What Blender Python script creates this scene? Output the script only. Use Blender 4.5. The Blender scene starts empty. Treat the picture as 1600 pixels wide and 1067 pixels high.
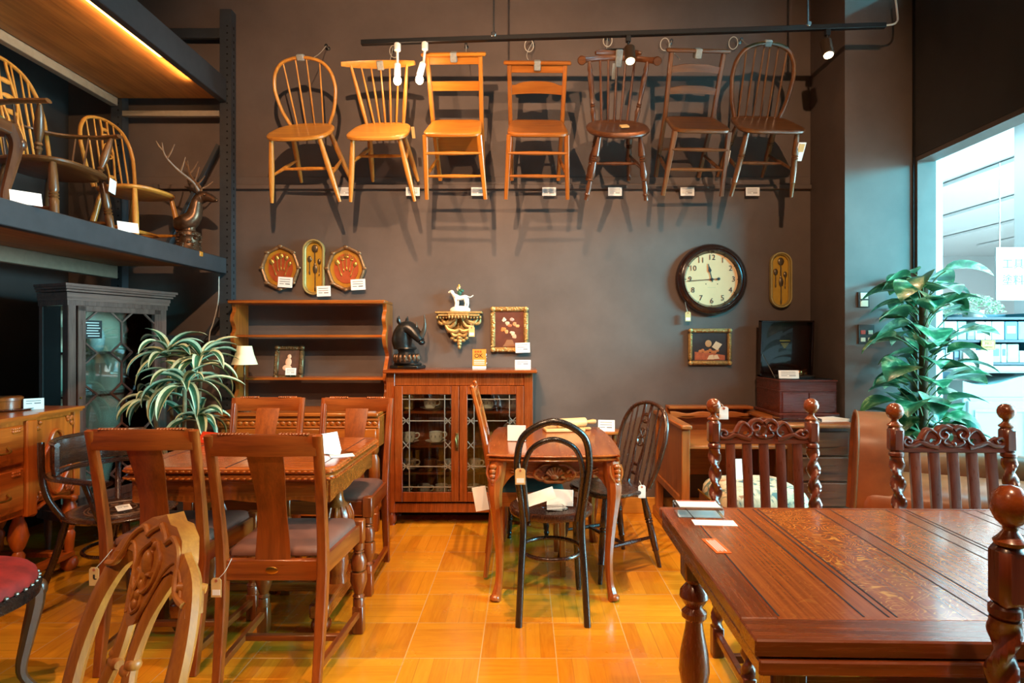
import bpy, bmesh, math, random
from mathutils import Vector, Matrix, Euler
from mathutils.geometry import tessellate_polygon
R = math.radians
V = Vector
scene = bpy.context.scene
COL = scene.collection

# ------------------------------------------------------------------ camera
HC, FP, VX, VY = 1.27, 950.0, 820.0, 530.0      # eye height, focal length in pixels, vanishing point of the room axis
cam_d = bpy.data.cameras.new('camera'); cam = bpy.data.objects.new('camera', cam_d); COL.objects.link(cam)
cam.location = (0, 0, HC); cam.rotation_euler = (R(90), 0, 0)
cam_d.sensor_width = 36.0; cam_d.lens = FP / 1600.0 * 36.0
cam_d.shift_x = -(VX - 800.0) / 1600.0; cam_d.shift_y = (VY - 533.5) / 1600.0
cam_d.clip_start = 0.05
scene.camera = cam

def P(px, py, Y):                                # a point of the room at distance Y
    return V(((px - VX) * Y / FP, Y, HC - (py - VY) * Y / FP))

# ------------------------------------------------------------------ world, view
w = bpy.data.worlds.new('world'); scene.world = w; w.use_nodes = True
w.node_tree.nodes['Background'].inputs['Color'].default_value = (0.50, 0.58, 0.70, 1)
w.node_tree.nodes['Background'].inputs['Strength'].default_value = 0.05
scene.view_settings.view_transform = 'Standard'; scene.view_settings.look = 'None'
scene.view_settings.gamma = 1.0; scene.view_settings.use_curve_mapping = False
scene.view_settings.exposure = 0.0

def kelvin(c): return c
WARM = (1.0, 0.62, 0.36); TEAL = (0.10, 0.76, 1.0); DAY = (0.80, 0.97, 1.0)
def light(name, kind, loc, power, color, target=None, **kw):
    d = bpy.data.lights.new(name, kind); d.energy = power; d.color = color
    for k, v in kw.items(): setattr(d, k, v)
    o = bpy.data.objects.new(name, d); COL.objects.link(o); o.location = loc
    if target is not None:
        o.rotation_euler = (V(target) - V(loc)).to_track_quat('-Z', 'Y').to_euler()
    return o
# warm spot lamps of the ceiling tracks over the shop floor, plus a fill spot
SPOTS = [((-0.55, 1.15, 3.15), (-0.75, 4.45, 2.45), 420, 80), ((1.05, 1.15, 3.15), (0.95, 4.45, 2.1), 250, 78),
         ((-1.25, 1.1, 3.6), (-1.15, 3.0, 0.5), 230, 70), ((0.15, 2.1, 3.7), (0.15, 3.2, 0.2), 380, 72),
         ((0.75, 0.3, 3.4), (0.75, 1.6, 0.7), 270, 65), ((-0.45, 2.2, 3.7), (-0.45, 4.4, 0.8), 260, 60),
         ((-0.9, -0.6, 3.4), (-0.9, 1.6, 0.5), 190, 75), ((-0.7, 2.3, 3.7), (-2.4, 3.1, 0.6), 150, 50), ((-1.9, 0.2, 2.5), (-2.80, 3.65, 1.15), 90, 26)]  # last is an added low spot, brightening the side of the glazed cabinet
for i, (l, t, p, a) in enumerate(SPOTS):
    light('track_and_fill_spot', 'SPOT', l, p, WARM, t, spot_size=R(a), spot_blend=0.7, shadow_soft_size=0.022)
# cool fill light added out of view in the shop, and the shop's own tubes
light('cool_fill_light', 'AREA', (11.0, 2.4, 1.9), 3000, (0.45, 0.86, 1.0), (-2.5, 3.6, 1.2), shape='RECTANGLE', size=5.0, size_y=2.8)
TUBES = [(5.5, 8.0), (7.4, 10.5), (9.3, 11.0), (11.2, 12.0), (13.1, 12.0)]
for (x, y) in TUBES:
    light('shop_tube_and_fill_light', 'AREA', (x, y, 3.88), 110, DAY, (x, y, 0), shape='RECTANGLE', size=0.16, size_y=11.0)
light('shop_tube_and_fill_light', 'AREA', (5.4, 1.6, 2.85), 125, TEAL, (2.15, 3.95, 1.5), shape='RECTANGLE', size=1.6, size_y=0.5, spread=R(75))  # added teal light aimed at the column, no tube hangs there
light('shop_tube_and_fill_light', 'AREA', (3.25, 2.6, 3.97), 90, TEAL, (3.25, 2.6, 0), shape='RECTANGLE', size=0.1, size_y=2.0)

# ------------------------------------------------------------------ mesh builder
def lerp(a, b, t): return a + (b - a) * t
def cr(pts, n=6, closed=False):                   # smooth curve through points
    pts = [V(p) for p in pts]; out = []; m = len(pts)
    for i in range(m if closed else m - 1):
        p1, p2 = pts[i], pts[(i + 1) % m]
        p0 = pts[i - 1] if (i > 0 or closed) else p1 * 2 - p2
        p3 = pts[(i + 2) % m] if (i + 2 < m or closed) else p2 * 2 - p1
        for k in range(n):
            t = k / n
            out.append(0.5 * ((2 * p1) + (p2 - p0) * t + (2 * p0 - 5 * p1 + 4 * p2 - p3) * t * t + (3 * p1 - p0 - 3 * p2 + p3) * t ** 3))
    if not closed: out.append(pts[-1])
    return out
def crv(vals, n=6):
    return [p.x for p in cr([V((v, 0, 0)) for v in vals], n)]

class MB:
    def __init__(s): s.v = []; s.f = []; s.m = []
    def add(s, vs, fs, mi=0, M=None):
        b = len(s.v)
        s.v += [(M @ V(v)) if M else V(v) for v in vs]
        for f in fs: s.f.append([b + i for i in f]); s.m.append(mi)
        return s
    def box(s, c, size, bev=0.0, mi=0, rot=None):
        hx, hy, hz = [q / 2 for q in size]; b = min(bev, hx * .9, hy * .9, hz * .9)
        M = Matrix.Translation(V(c)) @ (Euler(rot).to_matrix().to_4x4() if rot else Matrix.Identity(4))
        if b <= 0:
            vs = [(x * hx, y * hy, z * hz) for x in (-1, 1) for y in (-1, 1) for z in (-1, 1)]
            return s.add(vs, [(0, 1, 3, 2), (4, 6, 7, 5), (0, 4, 5, 1), (2, 3, 7, 6), (0, 2, 6, 4), (1, 5, 7, 3)], mi, M)
        vs = []; ix = {}
        for x in (-1, 1):
            for y in (-1, 1):
                for z in (-1, 1):
                    for a in range(3):
                        h = [hx - b, hy - b, hz - b]; h[a] += b
                        ix[(x, y, z, a)] = len(vs); vs.append((x * h[0], y * h[1], z * h[2]))
        fs = []
        for a in range(3):
            o = [i for i in range(3) if i != a]
            for sg in (-1, 1):
                q = []
                for (u, t) in ((-1, -1), (1, -1), (1, 1), (-1, 1)):
                    k = [0, 0, 0]; k[a] = sg; k[o[0]] = u; k[o[1]] = t; q.append(ix[(*k, a)])
                fs.append(q)
            for u in (-1, 1):
                for t in (-1, 1):
                    q = []
                    for (sg, ax) in ((-1, o[0]), (1, o[0]), (1, o[1]), (-1, o[1])):
                        k = [0, 0, 0]; k[a] = sg; k[o[0]] = u; k[o[1]] = t; q.append(ix[(*k, ax)])
                    fs.append(q)
        for x in (-1, 1):
            for y in (-1, 1):
                for z in (-1, 1): fs.append([ix[(x, y, z, a)] for a in range(3)])
        return s.add(vs, fs, mi, M)
    def sweep(s, pts, w, h=None, up=None, sec='rect', closed=False, mi=0, bev=0.18, phase=0.0):
        pts = [V(p) for p in pts]; n = len(pts)
        ws = list(w) if isinstance(w, (list, tuple)) else [w] * n
        hs = ws if h is None else (list(h) if isinstance(h, (list, tuple)) else [h] * n)
        if sec == 'rect':
            b = bev; prof = [(-.5 + b, -.5), (.5 - b, -.5), (.5, -.5 + b), (.5, .5 - b), (.5 - b, .5), (-.5 + b, .5), (-.5, .5 - b), (-.5, -.5 + b)]
        else:
            prof = [(.5 * math.cos(2 * math.pi * k / sec + phase), .5 * math.sin(2 * math.pi * k / sec + phase)) for k in range(sec)]
        k = len(prof); vs = []; fs = []; u = None
        for i, p in enumerate(pts):
            a = pts[i - 1] if (i > 0 or closed) else p
            c = pts[(i + 1) % n] if (i < n - 1 or closed) else p
            t = (c - a); t = t.normalized() if t.length > 1e-9 else V((0, 0, 1))
            if up is not None:
                uu = V(up) - t * t.dot(V(up))
                if uu.length < 1e-4: uu = t.orthogonal()
                u = uu.normalized()
            elif u is None: u = (V((0, 1, 0)) - t * t.y) if abs(t.y) < .9 else (V((0, 0, 1)) - t * t.z); u.normalize()
            else: u = (u - t * t.dot(u)).normalized()
            sd = t.cross(u)
            for (x, y) in prof: vs.append(p + sd * (x * ws[i]) + u * (y * hs[i]))
        for i in range(n if closed else n - 1):
            j = (i + 1) % n
            for q in range(k): fs.append((i * k + q, i * k + (q + 1) % k, j * k + (q + 1) % k, j * k + q))
        if not closed: fs.append(list(range(k))[::-1]); fs.append([(n - 1) * k + q for q in range(k)])
        return s.add(vs, fs, mi)
    def tube(s, pts, r, seg=8, closed=False, mi=0):
        return s.sweep(pts, [2 * q for q in r] if isinstance(r, (list, tuple)) else 2 * r, sec=seg, closed=closed, mi=mi)
    def beam(s, p0, p1, w, h, up=(0, 0, 1), mi=0, bev=0.1):
        return s.sweep([p0, p1], w, h, up=up, mi=mi, bev=bev)
    def turned(s, p0, p1, prof, seg=12, mi=0):       # prof: (t, radius)
        p0, p1 = V(p0), V(p1); d = (p1 - p0); z = d.normalized(); x = z.orthogonal().normalized(); y = z.cross(x); vs = []; fs = []
        for (t, r) in prof:
            for q in range(seg):
                a = 2 * math.pi * q / seg; vs.append(p0 + d * t + x * (r * math.cos(a)) + y * (r * math.sin(a)))
        for i in range(len(prof) - 1):
            for q in range(seg): fs.append((i * seg + q, i * seg + (q + 1) % seg, (i + 1) * seg + (q + 1) % seg, (i + 1) * seg + q))
        fs.append(list(range(seg))[::-1]); fs.append([(len(prof) - 1) * seg + q for q in range(seg)])
        return s.add(vs, fs, mi)
    def lathe(s, prof, c=(0, 0, 0), seg=16, mi=0, M=None, cap=True):   # prof: (r, z)
        z0, z1 = prof[0][1], prof[-1][1]
        vs = []; fs = []
        for (r, z) in prof:
            for q in range(seg):
                a = 2 * math.pi * q / seg; vs.append((c[0] + r * math.cos(a), c[1] + r * math.sin(a), c[2] + z))
        for i in range(len(prof) - 1):
            for q in range(seg): fs.append((i * seg + q, i * seg + (q + 1) % seg, (i + 1) * seg + (q + 1) % seg, (i + 1) * seg + q))
        if cap and prof[0][0] > 1e-5: fs.append(list(range(seg))[::-1])
        if cap and prof[-1][0] > 1e-5: fs.append([(len(prof) - 1) * seg + q for q in range(seg)])
        return s.add(vs, fs, mi, M)
    def twist(s, p0, p1, r, turns, n=60, seg=16, depth=0.32, mi=0, hand=1):
        p0, p1 = V(p0), V(p1); d = p1 - p0; z = d.normalized(); x = z.orthogonal().normalized(); y = z.cross(x); vs = []; fs = []
        for i in range(n + 1):
            t = i / n; e = min(1, t / .06, (1 - t) / .06); dep = depth * e
            th = hand * 2 * math.pi * turns * t
            for q in range(seg):
                a = 2 * math.pi * q / seg; rr = r * (1 - dep * .5 + dep * math.cos(2 * (a - th)) * .8)
                vs.append(p0 + d * t + x * (rr * math.cos(a)) + y * (rr * math.sin(a)))
        for i in range(n):
            for q in range(seg): fs.append((i * seg + q, i * seg + (q + 1) % seg, (i + 1) * seg + (q + 1) % seg, (i + 1) * seg + q))
        fs.append(list(range(seg))[::-1]); fs.append([n * seg + q for q in range(seg)])
        return s.add(vs, fs, mi)
    def prism(s, outline, depth, M=None, holes=(), mi=0, bev=0.0):   # outline in local xy, thickness along +z
        loops = [[V((p[0], p[1], 0)) for p in outline]] + [[V((p[0], p[1], 0)) for p in h] for h in holes]
        flat = [p for l in loops for p in l]; n = len(flat); tris = tessellate_polygon(loops)
        vs = [(p.x, p.y, 0) for p in flat] + [(p.x, p.y, depth) for p in flat]
        fs = [tuple(t) for t in tris] + [tuple(i + n for i in t[::-1]) for t in tris]; b = 0
        for l in loops:
            m = len(l)
            for i in range(m): fs.append((b + i, b + (i + 1) % m, n + b + (i + 1) % m, n + b + i))
            b += m
        return s.add(vs, fs, mi, M)
    def slab(s, outline, z, t, soft=0.006, dip=0.0, mi=0, c=None):   # seat / top with eased edges, dished by dip
        m = len(outline); cx = sum(p[0] for p in outline) / m if c is None else c[0]; cy = sum(p[1] for p in outline) / m if c is None else c[1]
        rad = max(max(abs(p[0] - cx), abs(p[1] - cy)) for p in outline); e = soft / rad
        rings = [(1 - 3 * e, z - t), (1 - e, z - t + soft * .4), (1, z - t + soft * 1.4), (1, z - soft), (1 - e * .7, z - soft * .25), (1 - 2.2 * e, z)]
        if dip: rings += [(.8, z - dip * .45), (.5, z - dip * .9), (.2, z - dip)]
        vs = []; fs = []
        for (k, zz) in rings:
            for p in outline: vs.append((cx + (p[0] - cx) * k, cy + (p[1] - cy) * k, zz))
        for i in range(len(rings) - 1):
            for q in range(m): fs.append((i * m + q, i * m + (q + 1) % m, (i + 1) * m + (q + 1) % m, (i + 1) * m + q))
        fs.append(list(range(m))[::-1]); fs.append([(len(rings) - 1) * m + q for q in range(m)])
        return s.add(vs, fs, mi)
    def cushion(s, outline, z, h, mi=0, steps=7, side=0.0):           # domed pad
        m = len(outline); cx = sum(p[0] for p in outline) / m; cy = sum(p[1] for p in outline) / m; vs = []; fs = []
        rings = [(.96, 0), (1.0, side * .5), (1.0, side)]
        for i in range(1, steps + 1):
            a = i / steps * math.pi / 2; rings.append((max(.04, math.cos(a) ** .6), side + (h - side) * math.sin(a) ** .8))
        for (k, zz) in rings:
            for p in outline: vs.append((cx + (p[0] - cx) * k, cy + (p[1] - cy) * k, z + zz))
        for i in range(len(rings) - 1):
            for q in range(m): fs.append((i * m + q, i * m + (q + 1) % m, (i + 1) * m + (q + 1) % m, (i + 1) * m + q))
        fs.append(list(range(m))[::-1]); fs.append([(len(rings) - 1) * m + q for q in range(m)])
        return s.add(vs, fs, mi)
    def ball(s, c, r, seg=12, rings=8, mi=0, M=None):
        r = (r, r, r) if not isinstance(r, (tuple, list)) else r; vs = []; fs = []
        for i in range(1, rings):
            a = math.pi * i / rings
            for q in range(seg):
                b = 2 * math.pi * q / seg; vs.append((c[0] + r[0] * math.sin(a) * math.cos(b), c[1] + r[1] * math.sin(a) * math.sin(b), c[2] + r[2] * math.cos(a)))
        n = len(vs); vs += [(c[0], c[1], c[2] + r[2]), (c[0], c[1], c[2] - r[2])]
        for i in range(rings - 2):
            for q in range(seg): fs.append((i * seg + q, (i + 1) * seg + q, (i + 1) * seg + (q + 1) % seg, i * seg + (q + 1) % seg))
        for q in range(seg):
            fs.append((n, q, (q + 1) % seg)); fs.append((n + 1, (rings - 2) * seg + (q + 1) % seg, (rings - 2) * seg + q))
        return s.add(vs, fs, mi, M)
    def grid(s, rows, mi=0, cols=None):               # open surface from rows of points; cols = material per column
        m = len(rows[0]); b = len(s.v); s.v += [V(p) for r in rows for p in r]
        for i in range(len(rows) - 1):
            for q in range(m - 1):
                s.f.append([b + i * m + q, b + i * m + q + 1, b + (i + 1) * m + q + 1, b + (i + 1) * m + q]); s.m.append(cols[q] if cols else mi)
        return s
    def move(s, fn): s.v = [V(fn(p)) for p in s.v]; return s
    def mirror(s, ax=0):
        n = len(s.v); f0 = list(s.f); m0 = list(s.m)
        for p in list(s.v): q = V(p); q[ax] = -q[ax]; s.v.append(q)
        s.f += [[n + i for i in f][::-1] for f in f0]; s.m += m0
        return s
    def build(s, name, mats, parent=None, smooth=38, loc=None, rot=None, fix=True):
        me = bpy.data.meshes.new(name); me.from_pydata([tuple(p) for p in s.v], [], s.f)
        mats = mats if isinstance(mats, (list, tuple)) else [mats]
        for m_ in mats: me.materials.append(m_)
        if len(mats) > 1: me.polygons.foreach_set('material_index', s.m)
        if fix:
            bm = bmesh.new(); bm.from_mesh(me); bmesh.ops.recalc_face_normals(bm, faces=bm.faces); bm.to_mesh(me); bm.free()
        if smooth:
            me.polygons.foreach_set('use_smooth', [True] * len(me.polygons)); me.set_sharp_from_angle(angle=R(smooth))
        me.update()
        o = bpy.data.objects.new(name, me); COL.objects.link(o)
        if parent: o.parent = parent
        if loc is not None: o.location = loc
        if rot is not None: o.rotation_euler = rot
        return o

def tag(o, label, cat, group=None):
    o['label'] = label; o['category'] = cat
    if group: o['group'] = group
    return o
def thing(name, label, cat, loc=(0, 0, 0), rz=0.0, group=None, rot=None):
    o = bpy.data.objects.new(name, None); COL.objects.link(o); o.empty_display_size = 0.05
    o.location = loc; o.rotation_euler = rot if rot is not None else (0, 0, rz)
    return tag(o, label, cat, group)
def struct(o): o['kind'] = 'structure'; return o
def dup(root, label, loc=None, rot=None, group=None):
    def rec(o, par):
        c = o.copy(); COL.objects.link(c)
        if par: c.parent = par
        for ch in list(o.children): rec(ch, c)
        return c
    r = rec(root, None)
    r['label'] = label
    if loc is not None: r.location = loc
    if rot is not None: r.rotation_euler = rot
    if group: r['group'] = group
    return r
def pin(root, local, world, rot):                    # put a local point of a thing at a world point
    root.rotation_euler = rot
    root.location = V(world) - Euler(rot).to_matrix() @ V(local)
    return root
def text(body, size, mat, parent, loc, rot=(R(90), 0, 0), name='lettering', depth=0.0008, align='CENTER'):
    c = bpy.data.curves.new('t', 'FONT'); c.body = body; c.size = size; c.align_x = align; c.align_y = 'CENTER'; c.extrude = depth; c.resolution_u = 3
    t = bpy.data.objects.new('t', c); COL.objects.link(t); dg = bpy.context.evaluated_depsgraph_get()
    me = bpy.data.meshes.new_from_object(t.evaluated_get(dg)); bpy.data.objects.remove(t); bpy.data.curves.remove(c)
    me.name = name; me.materials.clear(); me.materials.append(mat)
    o = bpy.data.objects.new(name, me); COL.objects.link(o); o.parent = parent; o.location = loc; o.rotation_euler = rot
    return o

# ------------------------------------------------------------------ materials
def lin(c):
    if isinstance(c, str): c = [int(c[i:i + 2], 16) / 255 for i in (0, 2, 4)]
    return tuple((x / 12.92 if x <= .04045 else ((x + .055) / 1.055) ** 2.4) for x in c) + (1,)
class NT:
    def __init__(s, name):
        s.mat = bpy.data.materials.new(name); s.mat.use_nodes = True; s.t = s.mat.node_tree; s.b = s.t.nodes['Principled BSDF']
    def node(s, ty, **kw):
        n = s.t.nodes.new(ty)
        for k, v in kw.items():
            if k in n.inputs.keys(): s.put(n.inputs[k], v)
            else: setattr(n, k, v)
        return n
    def put(s, inp, v):
        if isinstance(v, bpy.types.NodeSocket): s.t.links.new(v, inp)
        else: inp.default_value = v
    def coord(s, which='Object'): return s.t.nodes.new('ShaderNodeTexCoord').outputs[which]
    def mapping(s, vec, scale=(1, 1, 1), loc=(0, 0, 0)):
        n = s.t.nodes.new('ShaderNodeMapping'); s.put(n.inputs['Vector'], vec); n.inputs['Scale'].default_value = scale; s.put(n.inputs['Location'], loc); return n.outputs[0]
    def noise(s, vec, scale=5, detail=3, rough=.55, dist=0.0):
        n = s.t.nodes.new('ShaderNodeTexNoise'); s.put(n.inputs['Vector'], vec); n.inputs['Scale'].default_value = scale
        n.inputs['Detail'].default_value = detail; n.inputs['Roughness'].default_value = rough; n.inputs['Distortion'].default_value = dist; return n.outputs['Fac']
    def math(s, op, a, b=0.0, c=0.0):
        n = s.t.nodes.new('ShaderNodeMath'); n.operation = op; s.put(n.inputs[0], a); s.put(n.inputs[1], b); s.put(n.inputs[2], c); return n.outputs[0]
    def ramp(s, fac, stops):
        n = s.t.nodes.new('ShaderNodeValToRGB'); s.put(n.inputs[0], fac); e = n.color_ramp.elements
        while len(e) < len(stops): e.new(.5)
        for i, (p, c) in enumerate(stops): e[i].position = p; e[i].color = c if len(c) == 4 else tuple(c) + (1,)
        return n.outputs[0]
    def mix(s, fac, a, b, mode='MIX'):
        n = s.t.nodes.new('ShaderNodeMix'); n.data_type = 'RGBA'; n.blend_type = mode; s.put(n.inputs[0], fac); s.put(n.inputs[6], a); s.put(n.inputs[7], b); return n.outputs[2]
    def bump(s, h, strength=.2, dist=.002):
        n = s.t.nodes.new('ShaderNodeBump'); s.put(n.inputs['Height'], h); n.inputs['Strength'].default_value = strength; n.inputs['Distance'].default_value = dist
        s.t.links.new(n.outputs[0], s.b.inputs['Normal'])
    def set(s, **kw):
        for k, v in kw.items(): s.put(s.b.inputs[k.replace('_', ' ')], v)
        return s.mat

_M = {}
def plain(key, color, rough=.5, metal=0.0, spec=.5, coat=0.0, var=0.0, vs=30, emit=None, es=0.0, trans=0.0, ior=1.45, alpha=1.0, bump=0.0):
    if key in _M: return _M[key]
    n = NT(key); c = lin(color)
    col = c
    if var:
        f = n.noise(n.coord(), vs, 4)
        col = n.ramp(f, [(.3, tuple(q * (1 - var) for q in c[:3])), (.7, tuple(min(1, q * (1 + var)) for q in c[:3]))])
        if bump: n.bump(f, bump, .003)
    n.set(Base_Color=col, Roughness=rough, Metallic=metal, Specular_IOR_Level=spec, Coat_Weight=coat, Transmission_Weight=trans, IOR=ior, Alpha=alpha)
    if emit: n.set(Emission_Color=lin(emit), Emission_Strength=es)
    _M[key] = n.mat; return n.mat
WOODS = {   # dark, light, roughness, coat
    'honey': ('B06C22', 'DC9A42', .38, .25), 'golden': ('A65E18', 'D28A2E', .36, .3), 'chestnut': ('7E4212', 'B26A24', .34, .3),
    'walnut': ('3E2112', '6E4222', .34, .3), 'umber': ('4A2B16', '835328', .36, .25), 'dining': ('662A0C', 'A0501A', .32, .35),
    'draw': ('78320C', 'B65C1C', .25, .5), 'oak': ('76360E', 'B0601C', .34, .25), 'mahogany': ('7A340E', 'B45E22', .24, .5),
    'desk': ('6E3410', 'B0662A', .36, .2), 'dark_oak': ('5E280C', '96481A', .26, .45), 'barley': ('46190A', '783416', .3, .4),
    'pale': ('9A5420', 'CC8030', .45, .1), 'sideboard': ('8A380A', 'C4601A', .32, .3), 'ebony': ('17100D', '2C211B', .28, .4),
    'bent': ('24120B', '4C2A18', .26, .45), 'redwood': ('4A1D14', '6E3020', .28, .4), 'vitrine': ('4A2C24', '80584A', .3, .4), 'ply': ('7C4A1C', 'B87A38', .5, .0),
    'pine': ('B07420', 'D89A3C', .45, .1), 'board': ('C89A5C', 'E2BE86', .5, .0)}
def W(kind, axis='Z'):
    key = 'wood_%s_%s' % (kind, axis)
    if key in _M: return _M[key]
    d, l, ro, co = WOODS[kind]; d, l = lin(d), lin(l); n = NT(key); oc = n.coord()
    info = n.t.nodes.new('ShaderNodeObjectInfo').outputs['Random']
    off = n.t.nodes.new('ShaderNodeCombineXYZ'); n.put(off.inputs[0], n.math('MULTIPLY', info, 7.3)); n.put(off.inputs[1], n.math('MULTIPLY', info, 3.1))
    s1 = {'X': (2.0, 42, 42), 'Y': (42, 2.0, 42), 'Z': (42, 42, 2.0)}[axis]; s2 = {'X': (10, 240, 240), 'Y': (240, 10, 240), 'Z': (240, 240, 10)}[axis]
    f1 = n.noise(n.mapping(oc, s1, off.outputs[0]), 1.0, 3, .55, .35); f2 = n.noise(n.mapping(oc, s2, off.outputs[0]), 1.0, 2, .5)
    f3 = n.noise(oc, 4.0, 2, .5)
    f = n.math('ADD', n.math('ADD', n.math('MULTIPLY', f1, .5), n.math('MULTIPLY', f2, .22)), n.math('MULTIPLY', f3, .28))
    col = n.ramp(f, [(.30, tuple(q * .9 for q in d[:3])), (.42, tuple(lerp(a_, b_, .25) for a_, b_ in zip(d[:3], l[:3]))), (.60, tuple(lerp(a_, b_, .8) for a_, b_ in zip(d[:3], l[:3]))), (.75, l)])
    col = n.mix(1.0, col, n.ramp(info, [(0, (.88, .88, .88)), (1, (1.08, 1.06, 1.05))]), 'MULTIPLY')
    n.bump(f2, .08, .0015)
    n.set(Base_Color=col, Roughness=n.math('ADD', n.math('MULTIPLY', f2, .16), ro - .08), Coat_Weight=co, Coat_Roughness=.16)
    _M[key] = n.mat; return n.mat

WHITE = plain('card_white', 'F1EDE6', .55); PRINT = plain('print_grey', '6C6862', .6); INK = plain('ink', '231F1D', .6)
KRAFT = plain('kraft_tag', 'D8B070', .7, var=.08); STRING = plain('string', 'C9C0B0', .8)
STEEL = plain('rack_steel', '3B3D40', .45, .3, var=.12, vs=12); BLACKMET = plain('black_metal', '1E1F21', .4, .4)
BRASS = plain('brass', 'B98A3C', .3, 1.0); CHROME = plain('chrome', 'C8CACC', .2, 1.0); GILT = plain('gilt', 'B8935A', .42, .5, var=.35, vs=60, bump=.5)
BRONZE = plain('bronze', '5C4330', .34, .65, var=.4, vs=35, bump=.3); WHITEPL = plain('white_plastic', 'EDEBE6', .35)
TAPE = plain('grey_tape', '8E928F', .5, var=.15, vs=80)

# ================================================================== the setting
YW = 4.45                                            # back wall
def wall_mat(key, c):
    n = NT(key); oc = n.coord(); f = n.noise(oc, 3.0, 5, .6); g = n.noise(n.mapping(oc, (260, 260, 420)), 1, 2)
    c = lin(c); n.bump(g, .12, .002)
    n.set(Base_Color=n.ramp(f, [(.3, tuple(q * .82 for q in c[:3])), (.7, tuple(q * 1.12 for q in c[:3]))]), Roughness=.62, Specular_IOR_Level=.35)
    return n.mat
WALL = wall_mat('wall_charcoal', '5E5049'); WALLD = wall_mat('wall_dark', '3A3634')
def floor_mat():
    n = NT('parquet'); oc = n.coord(); T = .3025
    sx = n.t.nodes.new('ShaderNodeSeparateXYZ'); n.put(sx.inputs[0], oc)
    u = n.math('DIVIDE', n.math('SUBTRACT', sx.outputs[0], .1255), T); v = n.math('DIVIDE', n.math('SUBTRACT', sx.outputs[1], 2.7235), T)
    iu, iv = n.math('FLOOR', u), n.math('FLOOR', v); fu, fv = n.math('SUBTRACT', u, iu), n.math('SUBTRACT', v, iv)
    par = n.math('PINGPONG', n.math('ADD', iu, iv), 1.0)
    def sel(a, b): return n.math('ADD', n.math('MULTIPLY', a, n.math('SUBTRACT', 1.0, par)), n.math('MULTIPLY', b, par))
    across, along = sel(fu, fv), sel(fv, fu)
    strip = n.math('FLOOR', n.math('MULTIPLY', across, 5.0)); fs = n.math('FRACT', n.math('MULTIPLY', across, 5.0))
    cv = n.t.nodes.new('ShaderNodeCombineXYZ'); n.put(cv.inputs[0], iu); n.put(cv.inputs[1], iv); n.put(cv.inputs[2], strip)
    wn = n.t.nodes.new('ShaderNodeTexWhiteNoise'); n.put(wn.inputs['Vector'], cv.outputs[0])
    cv2 = n.t.nodes.new('ShaderNodeCombineXYZ'); n.put(cv2.inputs[0], iu); n.put(cv2.inputs[1], iv)
    wn2 = n.t.nodes.new('ShaderNodeTexWhiteNoise'); n.put(wn2.inputs['Vector'], cv2.outputs[0])
    g = n.t.nodes.new('ShaderNodeCombineXYZ'); n.put(g.inputs[0], n.math('MULTIPLY', across, 16.0)); n.put(g.inputs[1], n.math('MULTIPLY', along, 1.6)); n.put(g.inputs[2], n.math('MULTIPLY', wn.outputs[0], 40.0))
    gr = n.noise(g.outputs[0], 1.0, 4, .6, .5)
    tone = n.math('ADD', n.math('MULTIPLY', gr, .38), n.math('ADD', n.math('MULTIPLY', wn.outputs[0], .18), n.math('MULTIPLY', wn2.outputs[0], .17)))
    col = n.ramp(tone, [(.12, lin('B86A12')), (.4, lin('D48A1C')), (.7, lin('E4A02C'))])
    e1 = n.math('MINIMUM', n.math('MINIMUM', fu, n.math('SUBTRACT', 1.0, fu)), n.math('MINIMUM', fv, n.math('SUBTRACT', 1.0, fv)))
    col = n.mix(n.math('LESS_THAN', e1, .007), col, lin('D0A060'))
    e2 = n.math('MINIMUM', fs, n.math('SUBTRACT', 1.0, fs))
    col = n.mix(n.math('MULTIPLY', n.math('LESS_THAN', e2, .03), n.math('MULTIPLY', wn.outputs[0], .5)), col, lin('6E4A18'))
    dirt = n.noise(oc, 2.3, 5, .65)
    n.bump(dirt, .05, .004)
    n.set(Base_Color=col, Roughness=n.ramp(dirt, [(.3, (.16,) * 3), (.75, (.34,) * 3)]), Coat_Weight=.25, Coat_Roughness=.12)
    return n.mat
FLOOR = floor_mat()
SHOPW = plain('shop_white', 'F2F4F4', .6); SHOPF = plain('shop_floor', 'E4E6E4', .3)

struct(MB().box((-.4, .9, -.05), (6.13, 7.2, .1)).build('floor', FLOOR, smooth=0))
struct(MB().box((11.6, 6.0, -.05), (17.8, 30.0, .1)).build('floor_shop', SHOPF, smooth=0))
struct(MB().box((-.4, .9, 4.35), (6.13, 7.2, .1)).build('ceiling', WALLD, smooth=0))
struct(MB().box((11.6, 6.0, 4.05), (17.8, 30.0, .1)).build('ceiling_shop', SHOPW, smooth=0))
struct(MB().box((-.6, YW + .06, 2.15), (5.55, .12, 4.3)).build('wall_back', WALL, smooth=0))
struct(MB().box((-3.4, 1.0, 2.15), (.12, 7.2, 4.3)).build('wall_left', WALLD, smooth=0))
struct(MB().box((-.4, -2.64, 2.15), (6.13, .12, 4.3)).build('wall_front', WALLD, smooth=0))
struct(MB().box((2.38, 4.29, 2.15), (.58, .64, 4.3)).build('wall_column', WALL, smooth=0))
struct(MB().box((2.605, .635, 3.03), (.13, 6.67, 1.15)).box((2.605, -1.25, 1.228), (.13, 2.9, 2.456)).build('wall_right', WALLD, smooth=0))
struct(MB().box((11.6, 20.0, 2.0), (17.8, .1, 4.2)).build('wall_shop', SHOPW, smooth=0))
struct(MB().box((2.605, 3.955, 1.215), (.12, .03, 2.43)).box((2.605, 2.07, 2.44), (.12, 3.8, .03)).build('window_frame', WALL, smooth=0))
struct(MB().box((2.70, 3.99, 1.26), (.055, .05, 2.52), .004).build('trim_1', SHOPW, smooth=0))
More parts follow.
